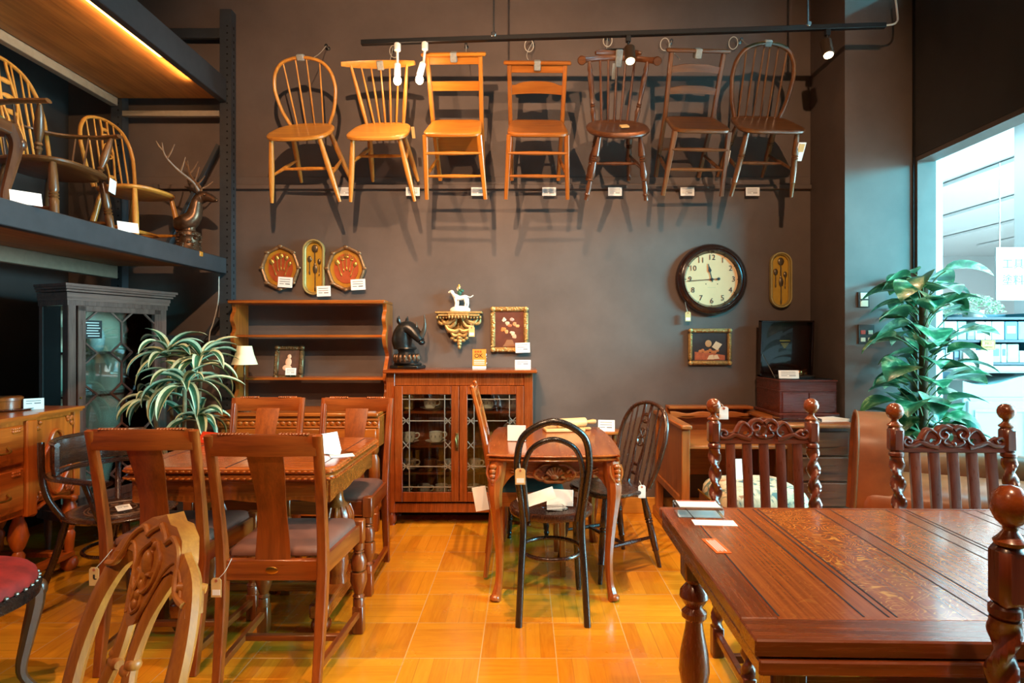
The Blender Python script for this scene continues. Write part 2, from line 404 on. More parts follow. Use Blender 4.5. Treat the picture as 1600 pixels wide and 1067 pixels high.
struct(MB().box((-.43, YW - .018, 2.378), (5.03, .036, .032), .003).box((-.43, YW - .006, 2.425), (5.03, .012, .06), .002).build('trim_2', WALL, smooth=0))
struct(MB().box((2.535, 3.962, 3.0), (.012, .014, 2.6)).build('trim_3', plain('black_trim', '1B1918', .5), smooth=0))
struct(MB().box((.5, YW - .009, .058), (3.15, .018, .116), .004).build('baseboard_back', W('pine', 'X'), smooth=0))

# ------------------------------------------------------------------ storage rack on the left
def perforated_upright(x0, x1, y, z0, z1):
    m = MB(); w_ = x1 - x0
    m.box(((x0 + x1) / 2, y, (z0 + z1) / 2), (w_, .006, z1 - z0)).box((x1 - .003, y + .035, (z0 + z1) / 2), (.006, .07, z1 - z0)).box((x0 + .003, y + .035, (z0 + z1) / 2), (.006, .07, z1 - z0))
    return m
rk = thing('storage_rack', 'tall dark steel rack with two plywood decks holding chairs, along the left', 'rack', (-2.5, 3.0, 0))
o_ = V((2.5, -3.0, 0)); HOLE = plain('hole_dark', '070707', .9)
for (x0, x1, nm) in ((-2.171, -2.09, 'u'), (-2.945, -2.868, 'u')):
    m = perforated_upright(x0, x1, 4.33, 0, 3.62)
    for k in range(70):
        z = .05 + k * .05
        m.turned(V(((x0 + x1) / 2 + .012, 4.3265, z)), V(((x0 + x1) / 2 + .012, 4.328, z)), [(0, .007), (1, .007)], 8, mi=1)
        if x1 > -2.2: m.box(V((x1 + .0005, 4.365, z)), (.001, .012, .02), mi=1)
    m.move(lambda p: p + o_).build('upright', [STEEL, HOLE], rk, smooth=0)
up2 = perforated_upright(-2.171, -2.09, -.2, 0, 3.62).move(lambda p: p + o_).build('upright', STEEL, rk, smooth=0)
up2 = perforated_upright(-2.945, -2.868, -.2, 0, 3.62).move(lambda p: p + o_).build('upright', STEEL, rk, smooth=0)
CREAM = plain('beam_cream', '8A7A66', .5, var=.1)
for (x, zb, zt, mt) in ((-2.145, 2.955, 3.125, STEEL), (-2.915, 2.925, 3.02, CREAM), (-2.145, 1.735, 1.845, STEEL), (-2.915, 1.70, 1.79, CREAM)):
    MB().box(V((x, 2.06, (zb + zt) / 2)) + o_, (.05, 4.52, zt - zb), .004).build('beam', mt, rk)
for (z, t) in ((2.99, .024), (1.80, .024)):
    MB().box(V((-2.53, 2.06, z)) + o_, (.70, 4.5, t)).build('shelf_board', W('ply', 'Y'), rk, smooth=0)
MB().box(V((-2.53, 4.345, 2.88)) + o_, (.70, .03, .04), .003).build('brace', CREAM, rk)
MB().box(V((-2.53, 4.36, 3.46)) + o_, (.70, .03, .07), .003).build('brace', STEEL, rk)
MB().beam(V((-2.19, 4.36, 2.66)) + o_, V((-2.60, 4.36, 1.86)) + o_, .03, .05, (0, 1, 0)).build('diagonal_brace', STEEL, rk)
MB().beam(V((-2.19, 4.36, 1.42)) + o_, V((-2.86, 4.36, .5)) + o_, .03, .05, (0, 1, 0)).build('diagonal_brace', STEEL, rk)
MB().box(V((-2.53, 4.36, 1.28)) + o_, (.70, .03, .035), .003).build('brace', STEEL, rk)
# the LED strip tucked behind the upper beam, and its light
led = MB().box(V((-2.185, 1.9, 2.968)) + o_, (.018, 3.5, .010)).build('light_strip', plain('led', 'FFE2B0', .5, emit='FFC27A', es=6.0), rk, smooth=0)
light('strip_light', 'AREA', (-2.195, 2.2, 2.955), 16, (1.0, .62, .30), (-2.50, 2.2, 2.99), shape='RECTANGLE', size=3.6, size_y=.012)
light('rack_spot_light', 'AREA', (-2.5, 2.2, 2.93), 5, (1.0, .66, .38), (-2.5, 2.2, 1.8), shape='RECTANGLE', size=.3, size_y=2.0)

# ------------------------------------------------------------------ lighting track with lamps
tr = thing('lighting_track', 'black ceiling-hung lighting track running above the wall chairs', 'lighting track', (0, 3.8, 3.17))
pL, pR = P(565, 67, 3.9), P(1383, 40, 3.69); d0 = V((0, -3.8, -3.17))
MB().beam(pL + d0, pR + d0, .034, .03).build('track', BLACKMET, tr)
def on_track(px): t = (px - 565) / (1383 - 565); return pL.lerp(pR, t)
for px in (780, 1268):
    q = on_track(px) + d0
    r_ = MB().tube([q, V((q.x, q.y, 4.3 - 3.17))], .006, 6).build('hanger_rod', CHROME, tr)
    MB().box(q + V((0, 0, .02)), (.03, .04, .03), .004).build('clamp', CHROME, r_)
MB().tube(cr([pR + d0, pR + d0 + V((.08, .02, .03)), pR + d0 + V((.12, .08, .14)), pR + d0 + V((.10, .12, .5)), V((2.3, .1, 1.12))], 8), .006, 6).build('power_cable', WHITEPL, tr)
BULB = plain('bulb_glow', 'FFF0D8', .4, emit='FFD9A0', es=14.0)
for (px, lab, off) in ((624, 'white stem lamp with glowing bulb, left of the pair on the track', 0), (669, 'white stem lamp with glowing bulb, right of the pair on the track', -.035)):
    q = on_track(px); t = thing('pendant_lamp', lab, 'lamp', q, group='white stem lamps on the track')
    MB().turned((0, 0, -.012), (0, 0, -.062), [(0, .02), (.1, .021), (.9, .021), (1, .016)]).build('adapter', WHITEPL, t)
    MB().turned((0, 0, -.06), (off * .3, 0, -.155), [(0, .008), (1, .008)], 8).build('stem', WHITEPL, t)
    MB().turned((off * .3, 0, -.135), (off, 0, -.225), [(0, .012), (.1, .02), (.9, .021), (1, .018)]).build('socket', WHITEPL, t)
    MB().ball((off, 0, -.248), (.026, .026, .03)).build('bulb', BULB, t)
    light('bulb_light', 'POINT', q + V((off, -.045, -.275)), 4, WARM, shadow_soft_size=.03)
for (px, lab, tgt, dx) in ((993, 'black can spotlight shining above the turned chair', (1.1, 3.0, .3), .01), (1297, 'black can spotlight shining at the right end of the track', (1.5, 3.0, .4), 0.0)):
    q = on_track(px); t = thing('track_spotlight', lab, 'spotlight', q, group='black can spotlights on the track')
    dn = (V((0, -.35, -1))).normalized()
    MB().box((0, 0, -.03), (.03, .03, .04), .003).build('adapter', BLACKMET, t)
    MB().turned((0, 0, -.045), (0, 0, -.085), [(0, .007), (1, .007)], 8).build('stem', BLACKMET, t)
    a = V((dx, .02, -.075)); b = a + dn * .105
    MB().turned(a, b, [(0, .028), (.05, .034), (.97, .034), (.98, .030), (1, .030)], 20).build('can', plain('can', '4A3A2C', .35, .5), t)
    MB().turned(b - dn * .004, b + dn * .006, [(0, .028), (1, .026)], 20).build('bulb', BULB, t)
    light('can_light', 'SPOT', q + b + dn * .02, 70, WARM, tgt, spot_size=R(70), spot_blend=.6, shadow_soft_size=.03)

# ================================================================== chair parts
PLAIN = [(0, .013), (.12, .015), (.4, .0185), (.62, .018), (.85, .0145), (1, .011)]
RINGED = [(0, .014), (.2, .018), (.34, .021), (.355, .0165), (.37, .0225), (.39, .0165), (.405, .022), (.42, .018), (.6, .0195), (.76, .0165), (.775, .019), (.79, .015), (.93, .013), (1, .012)]
BALUS = [(0, .012), (.08, .014), (.2, .021), (.3, .024), (.33, .015), (.345, .023), (.36, .014), (.375, .022), (.40, .015), (.5, .020), (.6, .0245), (.66, .017), (.68, .022), (.70, .014), (.8, .019), (.88, .013), (.91, .019), (.94, .013), (1, .015)]
STRET = [(0, .008), (.3, .011), (.5, .013), (.7, .011), (1, .008)]
def sup(w, d, n=36, e=2.8, rear=1.0, cy=0.0):        # seat outline: superellipse, narrower at the rear (+y)
    out = []
    for i in range(n):
        a = 2 * math.pi * i / n; c, s_ = math.cos(a), math.sin(a)
        y = math.copysign(abs(s_) ** (2 / e), s_); x = math.copysign(abs(c) ** (2 / e), c)
        out.append((x * w / 2 * lerp(1, rear, (y + 1) / 2), cy + y * d / 2))
    return out
def part_legs(root, mat, tops, feet, prof=PLAIN, seg=12, name='leg'):
    for a, b in zip(tops, feet): MB().turned(a, b, prof, seg).build(name, mat, root)
def at_z(a, b, z): a, b = V(a), V(b); return a.lerp(b, (a.z - z) / (a.z - b.z))
def h_stretcher(root, mat, tops, feet, zs, zc=None, prof=STRET):   # legs: FL FR RL RR
    L = (at_z(tops[0], feet[0], zs), at_z(tops[2], feet[2], zs)); Rr = (at_z(tops[1], feet[1], zs), at_z(tops[3], feet[3], zs))
    for a, b in (L, Rr): MB().turned(a, b, prof, 8).build('stretcher', mat, root)
    MB().turned(L[0].lerp(L[1], .42), Rr[0].lerp(Rr[1], .42), prof, 8).build('stretcher', mat, root)
def hoop_path(hw, hb, z0, z1, y0, rec, n=7, bot=None):
    h = z1 - z0; half = [(-hb, 0), (-lerp(hb, hw, .62), .22), (-hw * .985, .45), (-hw, .60), (-hw * .90, .79), (-hw * .60, .94), (0, 1.0)]
    pts = half + [(-x, t) for x, t in half[-2::-1]]
    return cr([V((x, y0 + rec * t, z0 + h * t)) for x, t in pts], n)
def hoop_z(path, x):
    best = max((p for p in path if abs(p.x - x) < .02), key=lambda p: p.z); return best
def windsor(name, label, mk, w=.43, d=.40, zs=.43, zt=.81, hw=.195, hb=.14, rec=.09, nsp=4, prof=PLAIN, fx=.225, fy=.21, rx=.185, ry=.23,
            sz=.17, t=.03, group=None, e=2.8, rear=.86, hoop=.013, dip=.010, axis='X', wheel=False, legs_in=.72, strap=False, spr=.0055, fan=.62):
    r = thing(name, label, 'chair', group=group); Mz = W(mk, 'Z')
    MB().slab(sup(w, d, 40, e, rear), zs, t, .008, dip).build('seat', W(mk, axis), r)
    tops = [(-w / 2 * legs_in, -d * .34, zs - t * .7), (w / 2 * legs_in, -d * .34, zs - t * .7), (-w / 2 * legs_in * .8, d * .34, zs - t * .7), (w / 2 * legs_in * .8, d * .34, zs - t * .7)]
    feet = [(-fx, -fy, 0), (fx, -fy, 0), (-rx, ry, 0), (rx, ry, 0)]
    part_legs(r, Mz, tops, feet, prof); h_stretcher(r, Mz, tops, feet, sz)
    y0 = d / 2 - .04; path = hoop_path(hw, hb, zs - .005, zt, y0, rec)
    MB().sweep(path, hoop * 1.7, hoop * 2.1, up=(0, 1, 0), sec=10).build('hoop', Mz, r)
    xs = [lerp(-1, 1, (i + .5) / nsp) for i in range(nsp)]
    for x in xs:
        if wheel and abs(x) < .2: continue
        top = hoop_z(path, x * hw * .86); b = V((x * hb * fan * 1.25, y0 + .004, zs - .008))
        MB().turned(b, top, [(0, spr * .9), (.4, spr * 1.15), (1, spr * .8)], 8).build('spindle', Mz, r)
    if wheel:
        wh = MB(); zc = lerp(zs, zt, .56); yc = y0 + rec * .56
        sl = rec / (zt - zs)
        def q(x, z): return V((x, y0 + sl * (z - zs), z))
        for sg in (-1, 1):
            wh.sweep([q(sg * .030, zs - .005), q(sg * .022, zs + .10), q(sg * .034, zc - .07), q(sg * .040, zc), q(sg * .034, zc + .07), q(sg * .022, zt - .08), q(sg * .026, zt - .012)], .011, .012, up=(0, 1, 0))
        ring = [q(.036 * math.cos(a), zc + .05 * math.sin(a)) for a in [2 * math.pi * i / 24 for i in range(24)]]
        wh.sweep(ring, .009, .011, up=(0, 1, 0), closed=True)
        for i in range(6):
            a = 2 * math.pi * i / 6 + .26; wh.beam(q(0, zc), q(.034 * math.cos(a), zc + .047 * math.sin(a)), .006, .010, (0, 1, 0))
        wh.ball(q(0, zc), (.013, .008, .013))
        for z in (zs + .05, zs + .10, zt - .07, zt - .11): wh.ball(q(0, z), (.024, .006, .012))
        wh.build('wheel_splat', Mz, r)
    if strap:
        MB().box(V((0, y0 + rec, zt)), (.05, .036, .040), .006).build('strap', TAPE, r)
    return r
def bar_back(r, mat, matx, stiles, rails):
    pass

def wall_place(r, ry, px, py, tilt=33, roll=0, yaw=0, Y=4.395): return pin(r, (0, ry, 0), P(px, py, Y), (R(tilt), R(roll), R(yaw)))
def wall_hook(px, py, label, wire):                  # screw eye in the wall with its wire loop
    t = thing('wall_hook', label, 'hook', P(px, py, YW - .005), group='screw eyes and wires above the wall chairs')
    MB().turned((0, .005, 0), (0, -.05, 0), [(0, .016), (.1, .016), (.12, .006), (.75, .006), (.8, .012), (1, .012)], 12).build('screw', CHROME, t)
    if wire:
        e = P(*wire[0]) - P(px, py, YW - .005)
        MB().tube(cr([V((0, -.045, 0)), e * .5 + V((wire[1], 0, wire[2])), e], 8), .0022, 6).build('wire', STRING, t)
        if wire[3]: MB().tube([V((wire[3] + .032 * math.cos(a), -.05 - .01 * math.sin(a), -.03 + .04 * math.sin(a))) for a in [2 * math.pi * i / 24 for i in range(24)]], .003, 6, closed=True).build('wire_coil', STRING, t)
    return t

# ------------------------------------------------------------------ the seven chairs on the wall
G_W = 'old chairs hung in a row on the dark wall'
c1 = windsor('hoop_back_chair', 'honey hoop-back chair with four spindles, first from the left in the wall row', 'honey', w=.44, d=.38, zs=.42, zt=.82, hw=.205, hb=.135, nsp=4, fx=.232, fy=.20, rx=.185, ry=.215, group=G_W, strap=True, fan=.72)
wall_place(c1, .215, 510, 284, 33, 0, -4)
def comb_chair(label):
    r = thing('comb_back_chair', label, 'chair', group=G_W); m = W('honey', 'Z'); w, d, zs, t = .42, .38, .42, .032
    MB().slab(sup(w, d, 40, 3.6, .84), zs, t, .008, .008).build('seat', W('honey', 'X'), r)
    tops = [(-.15, -.13, zs - .02), (.15, -.13, zs - .02), (-.11, .13, zs - .02), (.11, .13, zs - .02)]; feet = [(-.215, -.20, 0), (.215, -.20, 0), (-.165, .215, 0), (.165, .215, 0)]
    part_legs(r, m, tops, feet); h_stretcher(r, m, tops, feet, .25)
    def top(x): return V((x, .235 - .05 * (x / .21) ** 2, .775 + .012 * (x / .21) ** 2))
    xs = [lerp(-.24, .24, i / 16) for i in range(17)]
    MB().sweep([top(x) for x in xs], [.016] * 17, [.026 + .026 * (1 - abs(x / .24) ** 2.2) for x in xs], up=(0, 0, 1), bev=.25).build('crest_rail', W('honey', 'X'), r)
    for sg in (-1, 1): MB().turned((sg * .125, .145, zs - .01), top(sg * .185), [(0, .010), (.3, .014), (.7, .012), (1, .008)], 10).build('back_post', m, r)
    for i in range(5):
        x = lerp(-1, 1, i / 4); MB().turned((x * .075, .155, zs - .01), top(x * .125), [(0, .006), (.4, .0075), (1, .005)], 8).build('spindle', m, r)
    MB().box(top(0) + V((0, 0, -.006)), (.045, .03, .058), .005).build('strap', TAPE, r)
    MB().box((.207, .04, .385), (.022, .004, .075), .001).build('hang_tag', KRAFT, r)
    return r
wall_place(comb_chair('honey stick-back chair with curved top rail, second in the wall row'), .215, 618, 283, 33, 0, -2)
def chapel(label, mk, w=.37, wr=.33, zt=.82, mid=(.62,), midh=.055, shaped=False, box=False, top_h=.035, second=False, ztop_over=.03, group=G_W, slat=None, lean=.045, sz=.15, ds=.37, low=0, tag_=False):
    r = thing('chapel_chair', label, 'chair', group=group); m, mx = W(mk, 'Z'), W(mk, 'X'); zs = .43
    out = sup(w, ds, 40, 6, wr / w)
    MB().slab(out, zs, .032, .008, .010).build('seat', mx, r)
    def back_y(z): return .17 + (0.04 * (1 - z / .43) if z < .43 else (z - .43) * lean / .4 + 0.0)
    for sg in (-1, 1):
        pts = [V((sg * lerp(wr / 2 - .01, wr / 2 + .006, z / zt), back_y(z), z)) for z in (0, .12, .25, .43, .58, .7, zt - .01)]
        MB().sweep(cr(pts, 3), .028, .034, up=(0, 1, 0)).build('back_post', m, r)
        MB().sweep([V((sg * (w / 2 - .018), -.15, zs - .02)), V((sg * (w / 2 + .006), -.185, 0))], [.034, .026], [.034, .026], up=(0, 1, 0)).build('front_leg', m, r)
        for z in ((.13,) if not low else (.13, .22)): MB().turned((sg * (w / 2 - .004), -.17, z + .02), (sg * (wr / 2 - .006), back_y(z), z + .03), STRET, 8).build('side_stretcher', m, r)
    for z in (.30, sz): MB().turned((-(w / 2 - .01), -.17, z), (w / 2 - .01, -.17, z), STRET, 8).build('front_stretcher', mx, r)
    MB().turned((-(wr / 2), back_y(.2), .2), (wr / 2, back_y(.2), .2), STRET, 8).build('rear_stretcher', mx, r)
    yt = back_y(zt)
    MB().box((0, yt - .006, zt), (wr + .085, .05, .022), .006).build('crest_rail', mx, r)
    if top_h: MB().box((0, back_y(zt - .04), zt - .011 - top_h / 2), (wr - .01, .016, top_h), .003).build('upper_rail', mx, r)
    for z in mid:
        hw_ = (wr) / 2 - .004; n = 12; y = back_y(z)
        xs = [lerp(-hw_, hw_, i / n) for i in range(n + 1)]
        def tp(x):
            u = abs(x) / hw_
            return z + midh / 2 + (0 if not shaped else midh * .42 * (max(0, 1 - (u / .85) ** 3) if shaped == 1 else min(1, max(0, (.95 - u) / .5))))
        lo = [(x, z - midh / 2 + (0.010 * (1 - (x / hw_) ** 2) if shaped else 0)) for x in xs]; hi = [(x, tp(x)) for x in xs[::-1]]
        MB().prism(lo + hi, .014, Matrix.Translation((0, y + .007, 0)) @ Matrix.Rotation(R(90), 4, 'X')).build('slat', mx, r)
    if box:
        b = MB().box((0, .205, .30), (wr - .03, .012, .19), .002).box((0, .27, .215), (wr - .03, .13, .012), .002).box((0, .33, .25), (wr - .03, .012, .08), .002)
        b.build('book_box', mx, r)
    MB().box((0 if not second else .005, yt - .004, zt - .016), (.045, .058, .06), .005).build('strap', TAPE, r)
    return r
wall_place(chapel('golden chapel chair with flat rails and book box, third in the wall row', 'golden', w=.38, wr=.335, zt=.83, mid=(.64,), midh=.058, box=True, top_h=.05), .21, 722, 281, 33, 0, -1)
wall_place(chapel('chestnut chapel chair with one arched middle rail, fourth in the wall row', 'chestnut', w=.40, wr=.355, zt=.78, mid=(.615,), midh=.06, shaped=1, top_h=.05), .21, 836, 281, 33, 0, 1)
def penny(label):
    r = thing('kitchen_chair', label, 'chair', group=G_W); m, mx = W('walnut', 'Z'), W('walnut', 'X'); zs = .43
    MB().slab(sup(.42, .40, 40, 2.15, .97), zs, .038, .012, .014).build('seat', mx, r)
    tops = [(-.13, -.12, zs - .03), (.13, -.12, zs - .03), (-.10, .13, zs - .03), (.10, .13, zs - .03)]; feet = [(-.20, -.20, 0), (.20, -.20, 0), (-.15, .215, 0), (.15, .215, 0)]
    part_legs(r, m, tops, feet, BALUS); h_stretcher(r, m, tops, feet, .19)
    def top(x): return V((x, .27 - .10 * (x / .23) ** 2, .80))
    for sg in (-1, 1): MB().turned((sg * .14, .135, zs - .02), top(sg * .19) + V((0, 0, -.01)), [(0, .011), (.12, .014), (.2, .019), (.27, .012), (.29, .018), (.31, .012), (.33, .017), (.36, .012), (.55, .017), (.75, .019), (.83, .012), (.86, .017), (1, .010)], 12).build('back_post', m, r)
    for i in range(5):
        x = lerp(-1, 1, i / 4); MB().turned((x * .085, .155, zs - .02), top(x * .115), [(0, .0075), (.4, .009), (1, .0075)], 8).build('spindle', m, r)
    xs = [lerp(-.245, .245, i / 20) for i in range(21)]
    cr_ = MB().sweep([top(x) for x in xs], [.022] * 21, [.040 if abs(x) > .21 else .034 for x in xs], up=(0, 0, 1), bev=.3)
    for sg in (-1, 1): cr_.turned(top(sg * .243) + V((0, -.016, 0)), top(sg * .243) + V((0, .016, 0)), [(0, .024), (.2, .028), (.8, .028), (1, .024)], 14)
    xs = [lerp(-.15, .15, i / 14) for i in range(15)]
    cr_.sweep([top(x) + V((0, .004, .034)) for x in xs], [.018] * 15, [.020 + .026 * (1 - abs(x / .15) ** 4) for x in xs], up=(0, 0, 1), bev=.3)
    cr_.build('crest_rail', mx, r)
    MB().box(top(.01) + V((0, -.004, .0)), (.045, .04, .11), .006).build('strap', TAPE, r)
    MB().box(top(.0) + V((-.015, -.018, -.08)), (.028, .003, .10), .001).build('strap', TAPE, r)
    MB().box((.04, -.02, zs + .004), (.055, .045, .012), .002, rot=(0, 0, .2)).build('seat_card', KRAFT, r)
    return r
wall_place(penny('dark round-seat kitchen chair with turned posts and wide crest, fifth in the wall row'), .215, 950, 281, 33, 0, 1)
c6 = chapel('dark ladder-back chair with two shaped slats, sixth in the wall row', 'umber', w=.385, wr=.335, zt=.83, mid=(.585, .715), midh=.04, shaped=2, top_h=0, sz=.17, ds=.36)
wall_place(c6, .21, 1058, 276, 33, 0, 3)
MB().box((.205, -.15, .22), (.004, .034, .15), .001).build('price_tag', WHITE, c6)
c7 = windsor('hoop_back_chair', 'dark hoop-back chair with ringed legs, rightmost in the wall row', 'umber', w=.45, d=.39, zs=.43, zt=.87, hw=.205, hb=.155, nsp=6, spr=.0068, prof=RINGED, fx=.205, fy=.20, rx=.165, ry=.215, group=G_W, e=4.5, rear=.84, hoop=.0165, strap=True, fan=.78)
wall_place(c7, .215, 1156, 276, 33, 0, 3)
tg = MB().box((.20, -.165, .29), (.052, .004, .12), .004).build('price_tag', WHITE, c7)
MB().box((.20, -.169, .315), (.036, .003, .05), .002).build('kraft_label', KRAFT, tg)
for i, (px, py, ln) in enumerate(((513, 76, ((482, 94, 4.05), 0, .0, 0)), (616, 79, ((602, 107, 4.05), 0, -.01, .01)), (729, 74, ((722, 99, 4.0), .01, -.01, 0)), (832, 70, ((832, 104, 4.06), -.04, .0, -.025)), (948, 62, ((948, 82, 4.0), .0, -.01, .0001)), (1047, 68, ((1062, 93, 4.0), -.03, .02, -.05)), (1155, 66, ((1180, 73, 3.98), .0, .0, -.06)))):
    wall_hook(px, py, ['screw eye and taut wire above the leftmost wall chair', 'screw eye and wire behind the second wall chair', 'small screw with short wire above the third wall chair', 'screw eye with hanging wire above the fourth wall chair', 'screw eye with looped wire above the round-seat wall chair', 'screw eye with long wire above the ladder-back wall chair', 'screw eye with coiled wire above the rightmost wall chair'][i], ln)

# ------------------------------------------------------------------ cards and tags
def card(w_, h_, label, loc, rot=(0, 0, 0), lines=3, group=None, name='price_card', mat=None, t=.002, fold=0.0):   # upright card facing -y, base at its lower edge
    r = thing(name, label, 'price card', loc, rot=rot, group=group)
    m = MB().box((0, 0, h_ / 2), (w_, t, h_), .0004)
    if fold: m.beam((0, fold, .001), (0, 0, h_), w_, t, (0, 1, 0)) if False else m.add([(-w_ / 2, fold, 0), (w_ / 2, fold, 0), (w_ / 2, 0, h_), (-w_ / 2, 0, h_), (-w_ / 2, fold + t, 0), (w_ / 2, fold + t, 0), (w_ / 2, t, h_), (-w_ / 2, t, h_)], [(0, 1, 2, 3), (7, 6, 5, 4), (0, 4, 5, 1), (2, 6, 7, 3), (1, 5, 6, 2), (0, 3, 7, 4)])
    m.build('card', mat or WHITE, r, smooth=0)
    if lines:
        p = MB(); rnd = random.Random(hash(label) % 997 if False else len(label))
        for k in range(lines):
            l = w_ * (.72 if k < lines - 1 else .3); x = -w_ * .38 + l / 2
            p.box((x, -t / 2 - .0003, h_ * (.78 - .22 * k)), (l, .0006, h_ * .055))
            if k == lines - 1: p.box((w_ * .18, -t / 2 - .0003, h_ * (.78 - .22 * k)), (w_ * .32, .0006, h_ * .09))
        p.build('printed_lines', PRINT, r, smooth=0)
    return r
names = ['leftmost hoop-back chair', 'stick-back chair', 'golden chapel chair', 'chestnut chapel chair', 'round-seat dark chair', 'ladder-back chair', 'rightmost hoop-back chair']
for i, px in enumerate((539, 645, 747, 858, 961, 1074, 1176)):
    card(.10, .062, 'white price card on the wall ledge below the ' + names[i], P(px, 306, YW - .045), lines=3, group='price cards along the wall ledge')

# ================================================================== left side of the shop
def glass_mat(key, tint='F4FAFA', refl=1.0, rough=.0):
    n = NT(key); t = n.t; out = t.nodes['Material Output']
    tr_ = t.nodes.new('ShaderNodeBsdfTransparent'); tr_.inputs[0].default_value = lin(tint); gl = t.nodes.new('ShaderNodeBsdfGlossy'); gl.inputs['Roughness'].default_value = rough
    fr = t.nodes.new('ShaderNodeFresnel'); fr.inputs[0].default_value = 1.5; mx = t.nodes.new('ShaderNodeMixShader')
    n.put(mx.inputs[0], n.math('MULTIPLY', fr.outputs[0], refl)); t.links.new(tr_.outputs[0], mx.inputs[1]); t.links.new(gl.outputs[0], mx.inputs[2]); t.links.new(mx.outputs[0], out.inputs[0])
    return n.mat
GLASS = glass_mat('pane_glass', refl=1.6); ACRYL = glass_mat('acrylic', 'E8EEF0', 1.8)
LINEN = plain('linen_backing', 'D8C8A8', .8, var=.06); LEADCAME = plain('lead_came', '8A8478', .45, .5)
CHINA = plain('china', 'F0EBDD', .2, coat=.3); CHINAB = plain('china_brown', '7A4A2A', .3, coat=.3)

# ------------------------------------------------------------------ glazed cabinet under the rack
gc = thing('display_cabinet', 'tall glazed display cabinet with diamond glazing bars standing under the steel rack', 'display cabinet', (-2.67, 3.55, 0), R(74.8))
VM = W('vitrine', 'Z'); VX_ = W('vitrine', 'X'); L_, D_ = .705, .27
fo = [(0, 0), (L_, 0), (L_ - .03, D_), (.03, D_)]
def grow(o, g): return [(-g, -g), (L_ + g, -g), (L_ - .03 + g * .6, D_), (.03 - g * .6, D_)]
cn = MB()
for (g, z, t) in ((.008, 1.50, .02), (.012, 1.52, .025), (.024, 1.55, .012), (.034, 1.565, .014), (.044, 1.58, .016)): cn.prism(grow(fo, g), t, Matrix.Translation((0, 0, z)))
cn.build('cornice', VX_, gc, smooth=0)
cs = MB().prism(fo, .05, Matrix.Translation((0, 0, .25))).prism(fo, .03, Matrix.Translation((0, 0, 1.47))).prism(grow(fo, .015), .05, Matrix.Translation((0, 0, .20)))
for (x, y, s_) in ((.03, .025, .05), (L_ - .03, .025, .05), (.045, D_ - .02, .03), (L_ - .045, D_ - .02, .03)): cs.box((x, y, .875), (s_, .045 if y < .1 else .03, 1.25), .003)
cs.build('carcase', VM, gc, smooth=0)
MB().box((L_ / 2, D_ - .012, .875), (L_ - .10, .01, 1.22)).build('back_panel', LINEN, gc, smooth=0)
for z in (.555, .92, 1.185): MB().box((L_ / 2, D_ / 2 + .01, z), (L_ - .10, D_ - .06, .014)).build('shelf', VX_, gc, smooth=0)
dr = MB().box((.085, .01, .875), (.05, .03, 1.19), .003).box((L_ - .085, .01, .875), (.05, .03, 1.19), .003).box((L_ / 2, .01, 1.455), (L_ - .12, .03, .035), .003).box((L_ / 2, .01, .305), (L_ - .12, .03, .05), .003).build('door', VM, gc, smooth=0)
MB().box((L_ / 2, .012, .88), (L_ - .20, .003, 1.12)).build('glass_pane', GLASS, dr, smooth=0)
gb = MB(); gx0, gx1, gz0, gz1 = .11, L_ - .11, .33, 1.44; xm = L_ / 2; dw, dh = .075, .062; zc_ = [1.44, 1.185, .93, .675, .42]
def bar(a, b): gb.beam((a[0], .004, a[1]), (b[0], .004, b[1]), .011, .012, (0, 1, 0))
for i, z in enumerate(zc_):
    for sg in (-1, 1):
        if i > 0: bar((xm, z + dh), (xm + sg * dw, z)); e = gx0 if sg < 0 else gx1; bar((e, z + dh), (e - sg * dw, z))
        bar((xm + sg * dw, z), (xm, z - dh)); e = gx0 if sg < 0 else gx1; bar((e - sg * dw, z), (e, z - dh))
    if i < len(zc_) - 1: bar((xm, z - dh), (xm, zc_[i + 1] + dh))
gb.build('glazing_bars', VM, dr, smooth=0)
MB().turned((.075, -.004, .92), (.075, -.010, .92), [(0, .008), (1, .006)], 10).build('keyhole', BRASS, dr)
for (x0, x1, y0, y1) in ((0.006, .034, .05, D_ - .035),):
    sf = MB()
    sf.beam((x0, .06, .875), (x0 + .02, D_ - .04, .875), .002, 1.18, (0, 0, 1)).build('side_pane', GLASS, gc, smooth=0)
    MB().beam((L_ - x0, .06, .875), (L_ - x0 - .02, D_ - .04, .875), .002, 1.18, (0, 0, 1)).build('side_pane', GLASS, gc, smooth=0)
for (x, y) in ((.05, .04), (L_ - .05, .04), (.06, D_ - .04), (L_ - .06, D_ - .04)): MB().turned((x, y, .22), (x, y, 0), [(0, .022), (.5, .02), (1, .013)], 10).build('foot', VM, gc)
Mg = Matrix.Translation(V((-2.67, 3.55, 0))) @ Matrix.Rotation(R(74.8), 4, 'Z')
nt = thing('notice', 'small black notice with white lines stuck to the cabinet glass', 'notice', Mg @ V((.165, .006, 1.275)), R(74.8))
MB().box((0, 0, .055), (.11, .003, .11)).build('card', plain('notice_black', '14110F', .5), nt, smooth=0)
nl = MB()
for k in range(6): nl.box((-.008 + .004 * (k % 3), -.002, .095 - .016 * k), (.085 - .01 * (k % 2), .001, .006))
nl.build('printed_lines', plain('notice_white', 'CFCBC2', .6), nt, smooth=0)
bw = tag(MB().lathe([(.0, 0), (.07, .004), (.11, .022), (.145, .05), (.14, .052), (.10, .024), (0, .008)], (0, 0, 0), 24).build('bowl', plain('bowl_cream', 'D8C878', .3), loc=Mg @ V((.24, .14, .565))), 'shallow cream bowl on a shelf inside the display cabinet', 'bowl')
card(.10, .062, 'white card on a shelf inside the display cabinet', Mg @ V((.15, .06, .928)), (0, 0, R(74.8)))
